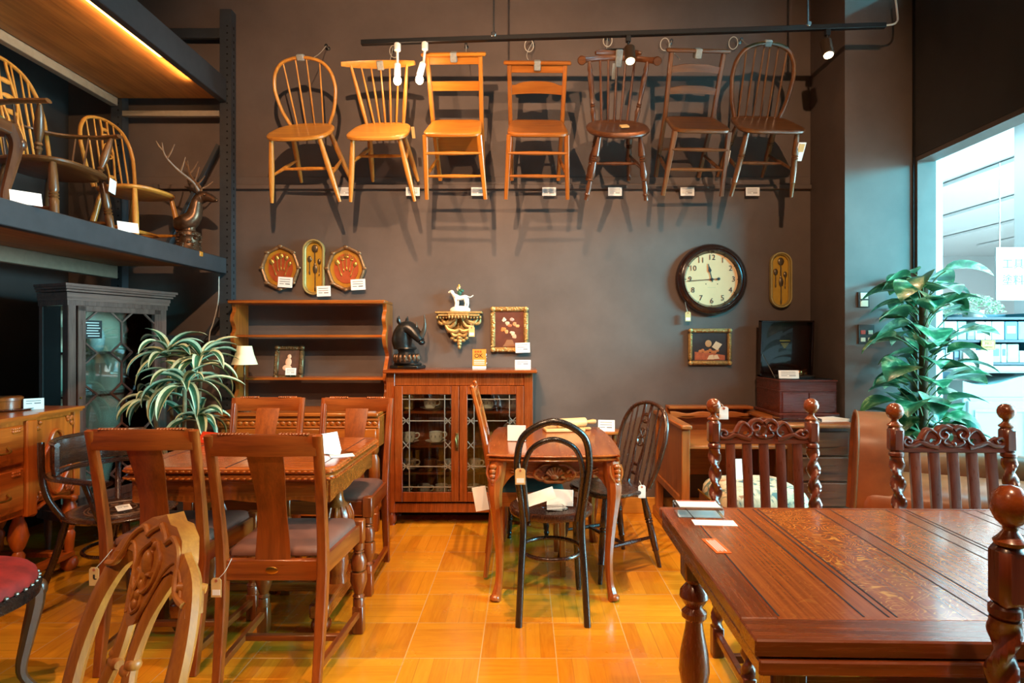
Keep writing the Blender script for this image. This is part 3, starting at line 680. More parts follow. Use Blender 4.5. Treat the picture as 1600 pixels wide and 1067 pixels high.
MB().lathe([(.03, 0), (.045, .02), (.05, .10), (.03, .16), (.036, .18), (.03, .18), (.0, .02)], (0, 0, 0), 16).build('vase', plain('vase_white', 'E6E0D4', .25), loc=Mg @ V((.30, .15, 1.193)))
tag(bpy.data.objects['vase'], 'small white vase on the upper shelf of the display cabinet', 'vase')

# ------------------------------------------------------------------ carved sideboard at the left edge
sb = thing('sideboard', 'carved breakfront sideboard with oval door moulding, at the left edge', 'sideboard', (-2.70, 2.65, 0))
o2 = V((2.70, -2.65, 0)); SZ, SY = W('sideboard', 'Z'), W('sideboard', 'Y')
def sbx(m, x0, x1, y0, y1, z0, z1, bev=.004, mi=0): return m.box(V(((x0 + x1) / 2, (y0 + y1) / 2, (z0 + z1) / 2)) + o2, (x1 - x0, y1 - y0, z1 - z0), bev, mi)
m = MB(); sbx(m, -2.95, -2.50, 2.30, 3.385, .41, .875); sbx(m, -2.95, -2.45, 2.32, 3.035, .41, .875); sbx(m, -2.52, -2.478, 3.345, 3.39, .40, .875); m.build('carcase', SZ, sb, smooth=0)
m = MB()
ot = [(-2.96, 2.28), (-2.44, 2.28), (-2.425, 2.30), (-2.425, 3.04), (-2.46, 3.055), (-2.46, 3.40), (-2.96, 3.40)]
for (g, z, t) in ((0, .885, .014), (-.012, .872, .014)): m.prism([(x + (g if x > -2.9 else 0), y) for x, y in ot], t, Matrix.Translation(V((0, 0, z)) + o2))
m.build('top', SY, sb, smooth=0)
dm = MB(); sbx(dm, -2.50, -2.482, 3.06, 3.34, .44, .855, .004)
dob = dm.build('door', SZ, sb, smooth=0)
m = MB(); yc, zc = 3.215, .625
ov = [V((-2.476, yc + (.085 + .014 * math.cos(4 * a)) * math.cos(a), zc + (.155 + .012 * math.cos(4 * a)) * math.sin(a))) + o2 for a in [2 * math.pi * i / 48 for i in range(48)]]
m.sweep(ov, .018, .022, up=(1, 0, 0), sec=8, closed=True); m.build('oval_moulding', SZ, dob)
m = MB(); rnd = random.Random(4)
for (cy, cz) in ((3.09, .83), (3.31, .83), (3.09, .47), (3.31, .47)):
    for k in range(7): m.ball(V((-2.478, cy + rnd.uniform(-.025, .025), cz + rnd.uniform(-.022, .022))) + o2, (.008, .012, .012), 8, 6)
for k in range(9):
    a = 2 * math.pi * k / 8; m.ball(V((-2.474, yc + (.026 * math.cos(a) if k < 8 else 0), zc + .03 + (.026 * math.sin(a) if k < 8 else 0))) + o2, (.010, .013, .013), 8, 6)
m.build('carving', SZ, dob)
for (z0, z1) in ((.66, .86), (.43, .65)):
    q = MB(); sbx(q, -2.452, -2.436, 2.34, 2.96, z0 + .01, z1 - .005, .006); dw_ = q.build('drawer', SY, sb, smooth=0)
    q = MB(); q.tube(cr([V((-2.434, 2.78, (z0 + z1) / 2)) + o2, V((-2.41, 2.79, (z0 + z1) / 2 - .02)) + o2, V((-2.41, 2.85, (z0 + z1) / 2 - .02)) + o2, V((-2.434, 2.86, (z0 + z1) / 2)) + o2], 5), .005, 8).build('handle', BRASS, dw_)
    q = MB()
    for k in range(8): q.ball(V((-2.435, 2.93 - .012 * (k % 4), z1 - .02 - .012 * (k // 4))) + o2, (.006, .009, .009), 8, 6)
    q.build('carving', SZ, dw_)
m = MB(); sbx(m, -2.46, -2.43, 2.97, 3.035, .40, .872, .006); m.build('pilaster', SZ, sb, smooth=0)
m = MB(); pts = [V((-2.485, 3.06 + .28 * t, .405 + .035 * math.sin(math.pi * t) ** 2)) + o2 for t in [i / 16 for i in range(17)]]
m.sweep(pts, .02, .03, up=(1, 0, 0), sec=8); m.ball(V((-2.48, 3.06, .40)) + o2, .022).ball(V((-2.48, 3.34, .40)) + o2, .022); m.build('apron_moulding', SZ, sb)
for (x, y) in ((-2.51, 3.35), (-2.90, 3.35), (-2.50, 3.0), (-2.51, 2.34), (-2.90, 2.34)):
    MB().turned(V((x, y, .42)) + o2, V((x, y, 0)) + o2, [(0, .03), (.1, .024), (.16, .034), (.3, .046), (.42, .03), (.47, .018), (.52, .03), (.62, .024), (.8, .02), (.84, .038), (.92, .044), (.97, .036), (1, .02)], 14).build('leg', SZ, sb)
m = MB(); sbx(m, -2.54, -2.48, 2.3, 3.36, .075, .105, .006); sbx(m, -2.92, -2.5, 3.32, 3.37, .075, .105, .006); m.build('stretcher', SY, sb)
bx_ = thing('wooden_box', 'round wooden lidded box on a tray on the sideboard', 'box', (-2.72, 3.18, .899))
MB().lathe([(0, 0), (.115, 0), (.13, .008), (.125, .010), (.1, .008), (0, .008)], seg=28).build('tray', W('redwood', 'X'), bx_)
MB().lathe([(0, .009), (.072, .009), (.074, .05), (.078, .052), (.078, .066), (.07, .072), (0, .074)], seg=28).build('body', W('dining', 'Z'), bx_)
card(.085, .058, 'white folded card beside the round box on the sideboard', (-2.60, 3.22, .899), (0, 0, R(40)), lines=2, fold=.03)

# ------------------------------------------------------------------ dark bentwood armchair beside the sideboard
ba = thing('bentwood_armchair', 'dark bentwood armchair with curved back panel and round pressed seat, beside the sideboard', 'armchair', (-1.94, 2.93, 0), R(82))
BM, BX = W('bent', 'Z'), W('bent', 'X')
sr = MB().slab(sup(.47, .46, 40, 2.1), .462, .03, .012, .006)
sr.build('seat', BX, ba)
m = MB()
for r_ in (.15, .135, .06): m.sweep([V((r_ * math.cos(a), r_ * math.sin(a), .459)) for a in [2 * math.pi * i / 36 for i in range(36)]], .006, .006, up=(0, 0, 1), sec=6, closed=True)
for k in range(12): a = 2 * math.pi * k / 12; m.ball((.10 * math.cos(a), .10 * math.sin(a), .457), (.018, .018, .004), 8, 6)
m.build('seat_embossing', plain('emboss', '6A4A34', .3), ba)
for sg in (-1, 1):
    MB().tube(cr([V((sg * .15, .15, .445)), V((sg * .17, .20, .25)), V((sg * .20, .29, 0))], 5), [.016] * 10 + [.013], 10).build('leg', BM, ba)
    MB().tube(cr([V((sg * .15, -.15, .445)), V((sg * .165, -.18, .22)), V((sg * .18, -.22, 0))], 5), [.016] * 10 + [.013], 10).build('leg', BM, ba)
    MB().tube(cr([V((sg * .16, .165, .45)), V((sg * .20, .20, .55)), V((sg * .215, .215, .66)), V((sg * .20, .235, .80))], 5), .014, 10).build('back_post', BM, ba)
    MB().tube(cr([V((sg * .20, -.06, .45)), V((sg * .245, -.09, .50)), V((sg * .25, -.06, .58)), V((sg * .265, -.05, .635))], 5), .013, 10).build('arm_post', BM, ba)
def arc(r_, z, a0, a1, n=24, ry=None): return [V((r_ * math.sin(a), (ry or r_) * math.cos(a), z)) for a in [R(lerp(a0, a1, i / n)) for i in range(n + 1)]]
hs = [V((-.27, -.17, .64)), V((-.275, -.05, .645))] + arc(.275, .65, -80, 80, 20, .26) + [V((.275, -.05, .645)), V((.27, -.17, .64))]
MB().sweep(hs, .055, .022, up=(0, 0, 1), bev=.3).build('arm_rail', BX, ba)
MB().sweep(arc(.272, .735, -68, 68, 24, .262), .018, .135, up=(0, 0, 1), bev=.2).sweep(arc(.275, .80, -70, 70, 24, .265), .024, .02, up=(0, 0, 1), sec=8).build('back_panel', BX, ba)
MB().sweep([V((.15 * math.cos(a), .15 * math.sin(a) + .01, .27)) for a in [2 * math.pi * i / 36 for i in range(36)]], .018, .018, up=(0, 0, 1), sec=8, closed=True).build('ring_stretcher', BM, ba)
card(.06, .045, 'white tag lying on the seat of the dark bentwood armchair', (-1.86, 2.83, .475), (R(-70), 0, R(50)), lines=2, name='price_tag')

# ------------------------------------------------------------------ dining chairs
LEATH = plain('seat_leather', '6E4638', .6, var=.12, vs=14); DZ, DX, DY = W('dining', 'Z'), W('dining', 'X'), W('dining', 'Y')
G_D = 'carved dining chairs around the draw-leaf table'
def dining_chair(label):
    r = thing('dining_chair', label, 'chair', group=G_D)
    def by(z): return [.265, .215, .205, .235, .285][0] if False else (.205 + .06 * max(0, (.42 - z) / .42) ** 1.4 + .085 * max(0, (z - .45) / .48) ** 1.3)
    zz = [0, .1, .2, .3, .42, .52, .62, .72, .82, .93]
    for sg in (-1, 1):
        p = MB().sweep([V((sg * lerp(.178, .192, z / .93), by(z), z)) for z in zz], [.030, .032, .036, .038, .038, .036, .035, .034, .033, .032], [.030, .034, .038, .042, .042, .036, .032, .028, .026, .024], up=(0, 1, 0), bev=.12).build('back_post', DZ, r)
        MB().sweep([V((sg * (lerp(.178, .192, z / .93) - .006), by(z) - .0165, z)) for z in (.55, .7, .8, .9)], .006, .006, up=(0, 1, 0), sec=6).sweep([V((sg * (lerp(.178, .192, z / .93) + .007), by(z) - .0165, z)) for z in (.55, .7, .8, .9)], .006, .006, up=(0, 1, 0), sec=6).build('fluting', DZ, p)
        prof = [(0, .024), (.10, .024), (.11, .017), (.14, .024), (.16, .017), (.20, .026), (.30, .034), (.42, .030), (.44, .020), (.46, .034), (.60, .036), (.72, .026), (.80, .018), (.84, .026), (.86, .020), (.88, .024), (1, .024)]
        MB().box((sg * .205, -.195, .44), (.048, .048, .10), .004).turned((sg * .205, -.195, .39), (sg * .205, -.195, .115), prof, 14).box((sg * .205, -.195, .06), (.046, .046, .12), .004).build('front_leg', DZ, r)
        MB().beam((sg * .182, by(.43), .435), (sg * .205, -.195, .435), .024, .07).build('seat_rail', DY, r)
        MB().beam((sg * .180, by(.09), .085), (sg * .205, -.195, .085), .022, .026).build('side_stretcher', DY, r)
    MB().box((0, -.197, .435), (.37, .024, .07), .003).build('seat_rail', DX, r)
    rr = MB().box((0, by(.43), .425), (.335, .026, .075), .003).build('seat_rail', DX, r)
    MB().ball((0, by(.43) + .013, .425), (.024, .003, .014), 16, 6).build('badge', BRASS, rr)
    MB().box((0, .02, .085), (.385, .024, .024), .003).build('cross_stretcher', DX, r)
    out = [(-.20, -.205), (.20, -.205), (.178, .185), (-.178, .185)]
    o3 = []
    for i in range(4):
        a, b = V((*out[i], 0)), V((*out[(i + 1) % 4], 0)); o3 += [tuple(a.lerp(b, t))[:2] for t in (.04, .25, .5, .75, .96)]
    MB().cushion(o3, .462, .05, side=.012).build('cushion', LEATH, r)
    n = 10; xs = [lerp(-.185, .185, i / n) for i in range(n + 1)]
    cres = MB().sweep([V((x, by(.89) + .012 * (1 - (x / .19) ** 2), .895)) for x in xs], .022, .078, up=(0, 0, 1), bev=.15).build('crest_rail', DX, r)
    for sg in (-1, 1):
        rope = MB()
        for k in range(9): rope.ball((sg * (.06 + .012 * k), by(.93) - .002, .934 - .0), (.008, .012, .006), 8, 6)
        rope.build('rope_carving', DX, cres)
    MB().sweep([V((0, by(z) + .005 - .022 * math.sin(math.pi * (z - .44) / .43), z)) for z in [lerp(.44, .87, i / 10) for i in range(11)]], [.118 + .012 * math.cos(2 * math.pi * i / 10) for i in range(11)], .012, up=(0, 1, 0), bev=.3).build('splat', DZ, r)
    return r
ch = dining_chair('near dining chair with brown leather seat, right of the pair with backs towards us'); ch.location = (-.925, 2.44, 0); ch.rotation_euler = (0, 0, R(180))
chA = dup(ch, 'near dining chair with its kraft tag, left of the pair with backs towards us', (-1.435, 2.56, 0), (0, 0, R(181)))
dup(ch, 'carved dining chair on the far side of the draw-leaf table, nearer the plant', (-1.475, 3.24, 0), (0, 0, R(2)))
dup(ch, 'carved dining chair on the far side of the draw-leaf table, next to the bookcase', (-.975, 3.22, 0), (0, 0, R(-2)))
def hang_tag(label, loc, rz=0, w_=.036, h_=.068, mark=True, cord=None, name='hang_tag', mat=None):
    t = thing(name, label, 'tag', loc, rot=(0, 0, R(rz)))
    b_ = MB().prism([(-w_ / 2, 0), (w_ / 2, 0), (w_ / 2, h_ * .88), (w_ * .3, h_), (-w_ * .3, h_), (-w_ / 2, h_ * .88)], .0015, Matrix.Translation((0, .00075, 0)) @ Matrix.Rotation(R(90), 4, 'X')).build('tag', mat or KRAFT, t, smooth=0)
    MB().turned((0, -.0012, h_ * .86), (0, -.0022, h_ * .86), [(0, .005), (1, .005)], 12).build('eyelet', plain('eyelet', 'B05A3A', .5), t)
    if mark == 'label': MB().box((0, -.0013, h_ * .25), (w_ * .75, .001, h_ * .28)).build('white_label', WHITE, t, smooth=0)
    elif mark: MB().box((0, -.0012, h_ * .5), (w_ * .2, .0006, h_ * .22)).box((w_ * .12, -.0012, h_ * .36), (w_ * .28, .0006, h_ * .05)).build('ink_mark', INK, t, smooth=0)
    if cord: MB().tube(cr([V((0, -.001, h_ * .86))] + [V(c) for c in cord], 6), .0012, 5).build('string', STRING, t)
    return t
hang_tag('kraft tag tied to the rear leg of the left near dining chair', P(147, 915, 2.245), cord=[(.03, .0, .09), (.06, .01, .13)])
hang_tag('kraft tag with white label tied to the right near dining chair', P(338, 933, 2.14), mark='label', cord=[(.03, .0, .09), (.045, .02, .13)])

# ------------------------------------------------------------------ draw-leaf dining table
dt = thing('dining_table', 'carved draw-leaf dining table with bulbous legs between the dining chairs', 'table', (-1.185, 2.79, 0))
TX, TZ = W('draw', 'X'), W('draw', 'Z')
def rrect(w_, d_, r_, n=6):
    out = []
    for (cx, cy, a0) in ((w_ / 2 - r_, d_ / 2 - r_, 0), (-w_ / 2 + r_, d_ / 2 - r_, 90), (-w_ / 2 + r_, -d_ / 2 + r_, 180), (w_ / 2 - r_, -d_ / 2 + r_, 270)):
        for i in range(n + 1): a = R(a0 + 90 * i / n); out.append((cx + r_ * math.cos(a), cy + r_ * math.sin(a)))
    return out
MB().slab(rrect(.855, .765, .05), .76, .028, .006).build('tabletop', TX, dt)
MB().box((0, 0, .7605), (.006, .76, .001)).box((.36, 0, .7605), (.003, .68, .001)).box((-.36, 0, .7605), (.003, .68, .001)).build('joint_line', plain('joint', '2A1208', .6), dt, smooth=0)
lf = MB().slab(rrect(.845, .755, .05), .731, .028, .006).build('draw_leaf', TX, dt)
m = MB(); pr = rrect(.852, .762, .05, 4)
for layer, z in ((0, .745), (1, .716)):
    for i in range(len(pr)):
        a, b = V((*pr[i], 0)), V((*pr[(i + 1) % len(pr)], 0)); k = max(1, int((b - a).length / .024))
        for j in range(k):
            q = a.lerp(b, (j + .5) / k); m.ball((q.x, q.y, z), (.009, .009, .005), 6, 4)
m.build('carved_edge', TX, dt)
ap = MB()
for sg in (-1, 1):
    n = 48; xs = [lerp(-.39, .39, i / n) for i in range(n + 1)]
    ap.prism([(x, .695 - .07 - .012 * abs(math.sin(12 * x))) for x in xs] + [(.39, .703), (-.39, .703)], .02, Matrix.Translation((0, sg * .335 + .01, 0)) @ Matrix.Rotation(R(90), 4, 'X'))
    ap.prism([(x * .86, .695 - .07 - .012 * abs(math.sin(12 * x))) for x in xs] + [(.335, .703), (-.335, .703)], .02, Matrix.Translation((sg * .39 - .01, 0, 0)) @ Matrix.Rotation(R(90), 4, 'Z') @ Matrix.Rotation(R(90), 4, 'X'))
ap.build('apron', TX, dt, smooth=0)
for sx in (-1, 1):
    x = sx * .30; y = .075
    MB().box((x, y, .67), (.10, .14, .07), .006).turned((x, y, .64), (x, y, .13), [(0, .05), (.08, .045), (.12, .03), (.2, .028), (.26, .036), (.30, .058), (.38, .074), (.46, .072), (.54, .052), (.58, .034), (.62, .046), (.66, .032), (.72, .048), (.82, .056), (.92, .044), (.96, .05), (1, .05)], 18).build('leg', TZ, dt)
    fl = MB()
    for k in range(14):
        a = 2 * math.pi * k / 14; fl.sweep([V((x + r_ * math.cos(a), y + r_ * math.sin(a), z)) for r_, z in ((.056, .49), (.072, .45), (.074, .42), (.058, .38))], .013, .013, up=(math.cos(a), math.sin(a), 0), sec=6)
    fl.build('bulb_carving', TZ, dt)
    MB().box((x, y, .10), (.085, .52, .07), .01).build('sledge_foot', W('draw', 'Y'), dt)
    for yy in (-.22, .22): MB().ball((x, y + yy, .034), (.045, .045, .034)).build('bun_foot', TZ, dt)
MB().box((0, .075, .115), (.54, .07, .04), .006).build('stretcher', TX, dt)
sgn = thing('table_sign', 'red folded sign standing on the draw-leaf table', 'sign', P(332, 695, 3.0) * 1, R(-25)); sgn.location.z = .761
RED = plain('sign_red', 'D8401A', .45)
MB().add([(-.075, -.03, 0), (.075, -.03, 0), (.075, .03, 0), (-.075, .03, 0), (-.07, 0, .05), (.07, 0, .05)], [(0, 1, 5, 4), (2, 3, 4, 5), (0, 4, 3), (1, 2, 5), (0, 3, 2, 1)]).build('body', RED, sgn, smooth=0)
m = MB()
for (x, w_) in ((-.042, .010), (-.028, .012), (-.014, .010), (.018, .042)): m.box((x, 0, 0), (w_, .016, .0012))
m.build('printed_marks', plain('sign_pale', 'F0B8A0', .5), sgn, smooth=0, loc=(0, -.0165, .0225), rot=(R(59), 0, 0))
cst = thing('card_stand', 'clear acrylic stand with white card on the right end of the draw-leaf table', 'card stand', P(513, 706, 2.75), R(58)); cst.location.z = .761
MB().add([(-.05, -.03, 0), (.05, -.03, 0), (.05, .0, .085), (-.05, .0, .085), (-.05, .03, 0), (.05, .03, 0)], [(0, 1, 2, 3), (3, 2, 5, 4), (0, 3, 4), (1, 5, 2)]).build('card', WHITE, cst, smooth=0)
MB().box((0, -.07, .002), (.10, .075, .003), .001).build('acrylic_base', ACRYL, cst, smooth=0)
tag(MB().box((0, 0, .0012), (.10, .07, .002)).build('paper_slip', WHITE, loc=(-.80, 2.66, .7605), rot=(0, 0, .4), smooth=0), 'white paper slip lying near the right end of the draw-leaf table', 'paper')

# ------------------------------------------------------------------ dresser with plate rack
ds = thing('dresser', 'oak dresser with open scalloped plate rack against the wall', 'dresser', (-1.49, 4.2, 0))
o4 = V((1.49, -4.2, 0)); OX, OZ, OY = W('oak', 'X'), W('oak', 'Z'), W('oak', 'Y')
def dbx(m, x0, x1, y0, y1, z0, z1, bev=.004): return m.box(V(((x0 + x1) / 2, (y0 + y1) / 2, (z0 + z1) / 2)) + o4, (x1 - x0, y1 - y0, z1 - z0), bev)
dbx(MB(), -2.045, -.962, 4.175, 4.43, 1.515, 1.54, .006).build('top_board', OX, ds)
prof = [(0, .785), (.20, .785), (.20, .83), (.175, .87), (.145, .91), (.15, .96), (.185, .985), (.185, 1.05), (.15, 1.10), (.12, 1.15), (.15, 1.19), (.19, 1.22), (.215, 1.26), (.22, 1.30), (.19, 1.335), (.205, 1.37), (.225, 1.40), (.215, 1.44), (.19, 1.47), (.20, 1.515), (0, 1.515)]
pc = [V((a, b, 0)) for a, b in prof]; sm = [pc[0]] + cr(pc[1:-1], 4) + [pc[-1]]
for x in (-2.03, -.985): MB().prism([(p.x, p.y) for p in sm], .026, Matrix.Translation(V((x, 4.41, 0)) + o4) @ Matrix(((0, 0, 1, 0), (-1, 0, 0, 0), (0, 1, 0, 0), (0, 0, 0, 1)))).build('side_panel', OZ, ds, smooth=30)
for z in (1.283, .985): dbx(MB(), -2.01, -.98, 4.225, 4.41, z, z + .018, .003).build('shelf', OX, ds)
dbx(MB(), -2.045, -.965, 3.99, 4.43, .76, .785, .006).build('base_top', OX, ds)
dbx(MB(), -2.03, -.96, 4.01, 4.43, .56, .76, .003).build('base_frieze', OX, ds)
m = MB()
for i in range(26):
    x = lerp(-2.0, -.99, i / 25); m.ball(V((x, 4.008, .715)) + o4, (.016, .006, .014), 8, 6)
dbx(m, -2.02, -.97, 4.0, 4.012, .733, .745, .002); dbx(m, -2.02, -.97, 4.0, 4.012, .685, .695, .002); m.build('carved_band', OX, ds)
for i in range(3):
    q = MB(); dbx(q, -2.0 + i * .345, -1.67 + i * .345, 3.998, 4.012, .575, .68, .004); d_ = q.build('drawer', OX, ds)
    MB().turned(V((-1.835 + i * .345, 4.0, .628)) + o4, V((-1.835 + i * .345, 3.965, .628)) + o4, [(0, .008), (.4, .008), (.6, .017), (1, .012)], 12).build('knob', BRASS, d_)
for (x, y) in ((-1.99, 4.04), (-1.0, 4.04), (-1.99, 4.39), (-1.0, 4.39)):
    MB().turned(V((x, y, .56)) + o4, V((x, y, .12)) + o4, [(0, .032), (.08, .03), (.12, .02), (.2, .034), (.45, .038), (.65, .024), (.8, .018), (.85, .03), (1, .03)], 12).box(V((x, y, .06)) + o4, (.06, .06, .12), .004).build('leg', OZ, ds)
dbx(MB(), -2.0, -.99, 4.02, 4.41, .10, .122, .003).build('pot_board', OX, ds)
lp = thing('table_lamp', 'slim table lamp with cream shade at the left end of the dresser', 'lamp', P(382, 664, 4.10)); lp.location.z = .785
MB().lathe([(0, 0), (.05, 0), (.052, .008), (.035, .02), (.02, .03), (.028, .045), (.012, .06), (.0, .062)], seg=18).build('base', BRONZE, lp)
MB().turned((0, 0, .055), (0, 0, .36), [(0, .006), (.1, .006), (.12, .011), (.16, .006), (.6, .006), (.62, .010), (.66, .006), (1, .005)], 10).build('pole', BRONZE, lp)
sh = MB(); rw = []
for (r_, z) in ((.082, .315), (.075, .335), (.058, .385), (.046, .44)): rw.append([V((r_ * (1 + .06 * math.cos(4 * a)) * math.cos(a), r_ * (1 + .06 * math.cos(4 * a)) * math.sin(a), z)) for a in [2 * math.pi * i / 32 + .78 for i in range(33)]])
sh.grid(rw).build('lamp_shade', plain('shade_cream', 'E2D2A8', .7), lp)
pf = thing('framed_portrait', 'ornate dark-framed small portrait of a figure leaning on the dresser shelf', 'picture', P(450, 593, 4.30), rot=(R(-12), 0, R(5)))
FRM = plain('frame_dark_gilt', '5E4A2E', .4, .5, var=.4, vs=60, bump=.5)
def frame(m, w_, h_, t, d_, z0=0):
    for (x, z, a, b) in ((0, z0 + t / 2, w_, t), (0, z0 + h_ - t / 2, w_, t), (-w_ / 2 + t / 2, z0 + h_ / 2, t, h_ - 2 * t), (w_ / 2 - t / 2, z0 + h_ / 2, t, h_ - 2 * t)): m.box((x, 0, z), (a, d_, b), d_ * .35)
    return m
def orn(m, w_, h_, t, d_, z0=0, step=.02, seed=1, r_=.006):
    rnd = random.Random(seed)
    for (x0, z0_, x1, z1) in ((-1, 0, 1, 0), (-1, 1, 1, 1), (-1, 0, -1, 1), (1, 0, 1, 1)):
        L = w_ if z0_ == z1 else h_; n = int(L / step)
        for i in range(n + 1):
            t_ = i / n; x = lerp(x0, x1, t_) * (w_ / 2 - t / 2); z = z0 + t / 2 + lerp(z0_, z1, t_) * (h_ - t)
            m.ball((x + rnd.uniform(-.3, .3) * t, -d_ / 2, z + rnd.uniform(-.3, .3) * t), (r_ * rnd.uniform(.7, 1.3), r_ * .6, r_ * rnd.uniform(.7, 1.3)), 6, 5)
    for sx in (-1, 1):
        for sz in (0, 1): m.ball((sx * (w_ / 2 - t / 2), -d_ / 2, z0 + t / 2 + sz * (h_ - t)), (t * .55, t * .3, t * .55), 10, 6)
    return m
orn(frame(MB(), .205, .245, .034, .024), .205, .245, .034, .024, seed=2).build('frame', FRM, pf)
cv = MB().box((0, .004, .122), (.15, .006, .19)).build('canvas', plain('canvas_dark', '4A2A1C', .5, var=.35, vs=25), pf, smooth=0)
MB().ball((.0, 0, .165), (.014, .003, .018), 10, 6).ball((-.004, 0, .125), (.022, .003, .032), 10, 6).ball((-.012, 0, .085), (.032, .003, .022), 10, 6).build('painted_figure', plain('flesh', 'D8A888', .6), cv)
card(.075, .05, 'white card leaning against the dark-framed portrait', P(454, 586, 4.26), (R(-8), 0, 0), lines=3)
bpy.data.objects[-1] if False else None
tag(MB().box((0, 0, .012), (.09, .06, .024), .003).build('folded_cloth', plain('cloth_pale', 'D8CCB8', .8), loc=(-1.06, 4.12, .785)), 'small pale folded cloth at the right end of the dresser', 'cloth')

# ================================================================== things on the rack deck
ZD = 1.812
HZ, HX = W('honey', 'Z'), W('honey', 'X')
ac = thing('windsor_armchair', 'high-backed windsor armchair with dark arms and seat, on the rack deck', 'armchair', (-2.69, 3.46, ZD), R(90))
UZ, UX = W('umber', 'Z'), W('umber', 'X')
MB().slab(sup(.52, .44, 40, 3, .9), .44, .035, .01, .012).build('seat', UX, ac)
tops = [(-.19, -.15, .42), (.19, -.15, .42), (-.15, .13, .42), (.15, .13, .42)]; feet = [(-.235, -.20, 0), (.235, -.20, 0), (-.20, .20, 0), (.20, .20, 0)]
LEGP = [(0, .016), (.15, .021), (.38, .025), (.42, .018), (.44, .025), (.46, .018), (.48, .025), (.50, .018), (.52, .024), (.6, .022), (.8, .022), (.9, .019), (1, .014)]
part_legs(ac, UZ, tops, feet, LEGP); h_stretcher(ac, UZ, tops, feet, .16)
hp = hoop_path(.24, .20, .43, 1.06, .165, .13)
MB().sweep(hp, .022, .026, up=(0, 1, 0), sec=10).build('hoop', HZ, ac)
for i in range(8):
    x = lerp(-1, 1, (i + .5) / 8)
    if abs(x) < .2: continue
    MB().turned((x * .17, .172, .43), hoop_z(hp, x * .21), [(0, .006), (.4, .0075), (1, .005)], 8).build('spindle', HZ, ac)
m = MB()
for sg in (-1, 1): m.sweep([V((sg * a, .165 + .13 * (z - .43) / .63, z)) for a, z in ((.028, .43), (.022, .52), (.05, .62), (.03, .70), (.055, .80), (.045, .90), (.03, 1.0), (.03, 1.05))], .016, .012, up=(0, 1, 0))
for z in (.58, .66, .75, .84, .93): m.ball((0, .165 + .13 * (z - .43) / .63, z), (.045, .006, .016))
m.build('splat', HZ, ac)
MB().sweep(cr([V((-.28, -.20, .705)), V((-.29, -.05, .70)), V((-.25, .13, .70)), V((-.12, .235, .70)), V((0, .245, .70)), V((.12, .235, .70)), V((.25, .13, .70)), V((.29, -.05, .70)), V((.28, -.20, .705))], 5), .05, .022, up=(0, 0, 1), bev=.3).build('arm_rail', UX, ac)
for sg in (-1, 1):
    MB().turned((sg * .225, -.10, .43), (sg * .275, -.15, .69), [(0, .012), (.1, .014), (.15, .02), (.2, .013), (.24, .02), (.28, .013), (.5, .024), (.8, .02), (1, .01)], 12).build('arm_post', UZ, ac)
    for k in range(2): MB().turned((sg * .23, .0 + .07 * k, .43), (sg * .275, -.01 + .08 * k, .69), [(0, .006), (1, .005)], 8).build('spindle', UZ, ac)
tg = MB().box((.19, -.215, .375), (.06, .003, .085), .001, rot=(0, .15, 0)).build('price_tag', WHITE, ac)
wb = windsor('wheelback_chair', 'honey wheelback chair beside the deer bust on the rack deck', 'honey', w=.43, d=.40, zs=.44, zt=.93, hw=.205, hb=.16, nsp=6, fx=.215, fy=.205, rx=.18, ry=.215, wheel=True, fan=.8)
wb.location = (-2.58, 4.03, ZD); wb.rotation_euler = (0, 0, R(80))
stl = thing('cabriole_stool', 'carved cabriole-leg stool with green seat at the left end of the rack deck', 'stool', (-2.50, 2.53, ZD), R(92))
WZ = W('walnut', 'Z')
MB().box((0, 0, .405), (.46, .42, .06), .01).build('seat_frame', W('walnut', 'X'), stl)
MB().cushion(rrect(.43, .39, .05), .43, .035).build('cushion', plain('green_cloth', '3E5A34', .8, var=.15), stl)
for sx in (-1, 1):
    for sy in (-1, 1):
        d = V((sx, sy, 0)).normalized(); b = V((sx * .205, sy * .185, 0))
        pts = cr([b + V((0, 0, .42)) - d * .005, b + V((0, 0, .34)) + d * .022, b + V((0, 0, .22)) + d * .004, b + V((0, 0, .10)) - d * .018, b + V((0, 0, .03)) - d * .002, b + d * .02], 4)
        MB().sweep(pts, [lerp(.062, .026, min(1, i / 14)) if i < 16 else lerp(.028, .045, (i - 16) / 4) for i in range(21)], up=tuple(d), bev=.25).ball(b + V((0, 0, .345)) + d * .04, (.022, .022, .03)).build('leg', WZ, stl)
card(.11, .062, 'white card leaning on the edge of the rack deck below the green-seated stool', V((-2.13, 2.60, 1.846)), (R(-20), 0, R(52)), lines=0)
card(.10, .058, 'white card on the rack deck edge in front of the honey wheelback chair', V((-2.13, 3.27, 1.846)), (R(-18), 0, R(52)), lines=0)
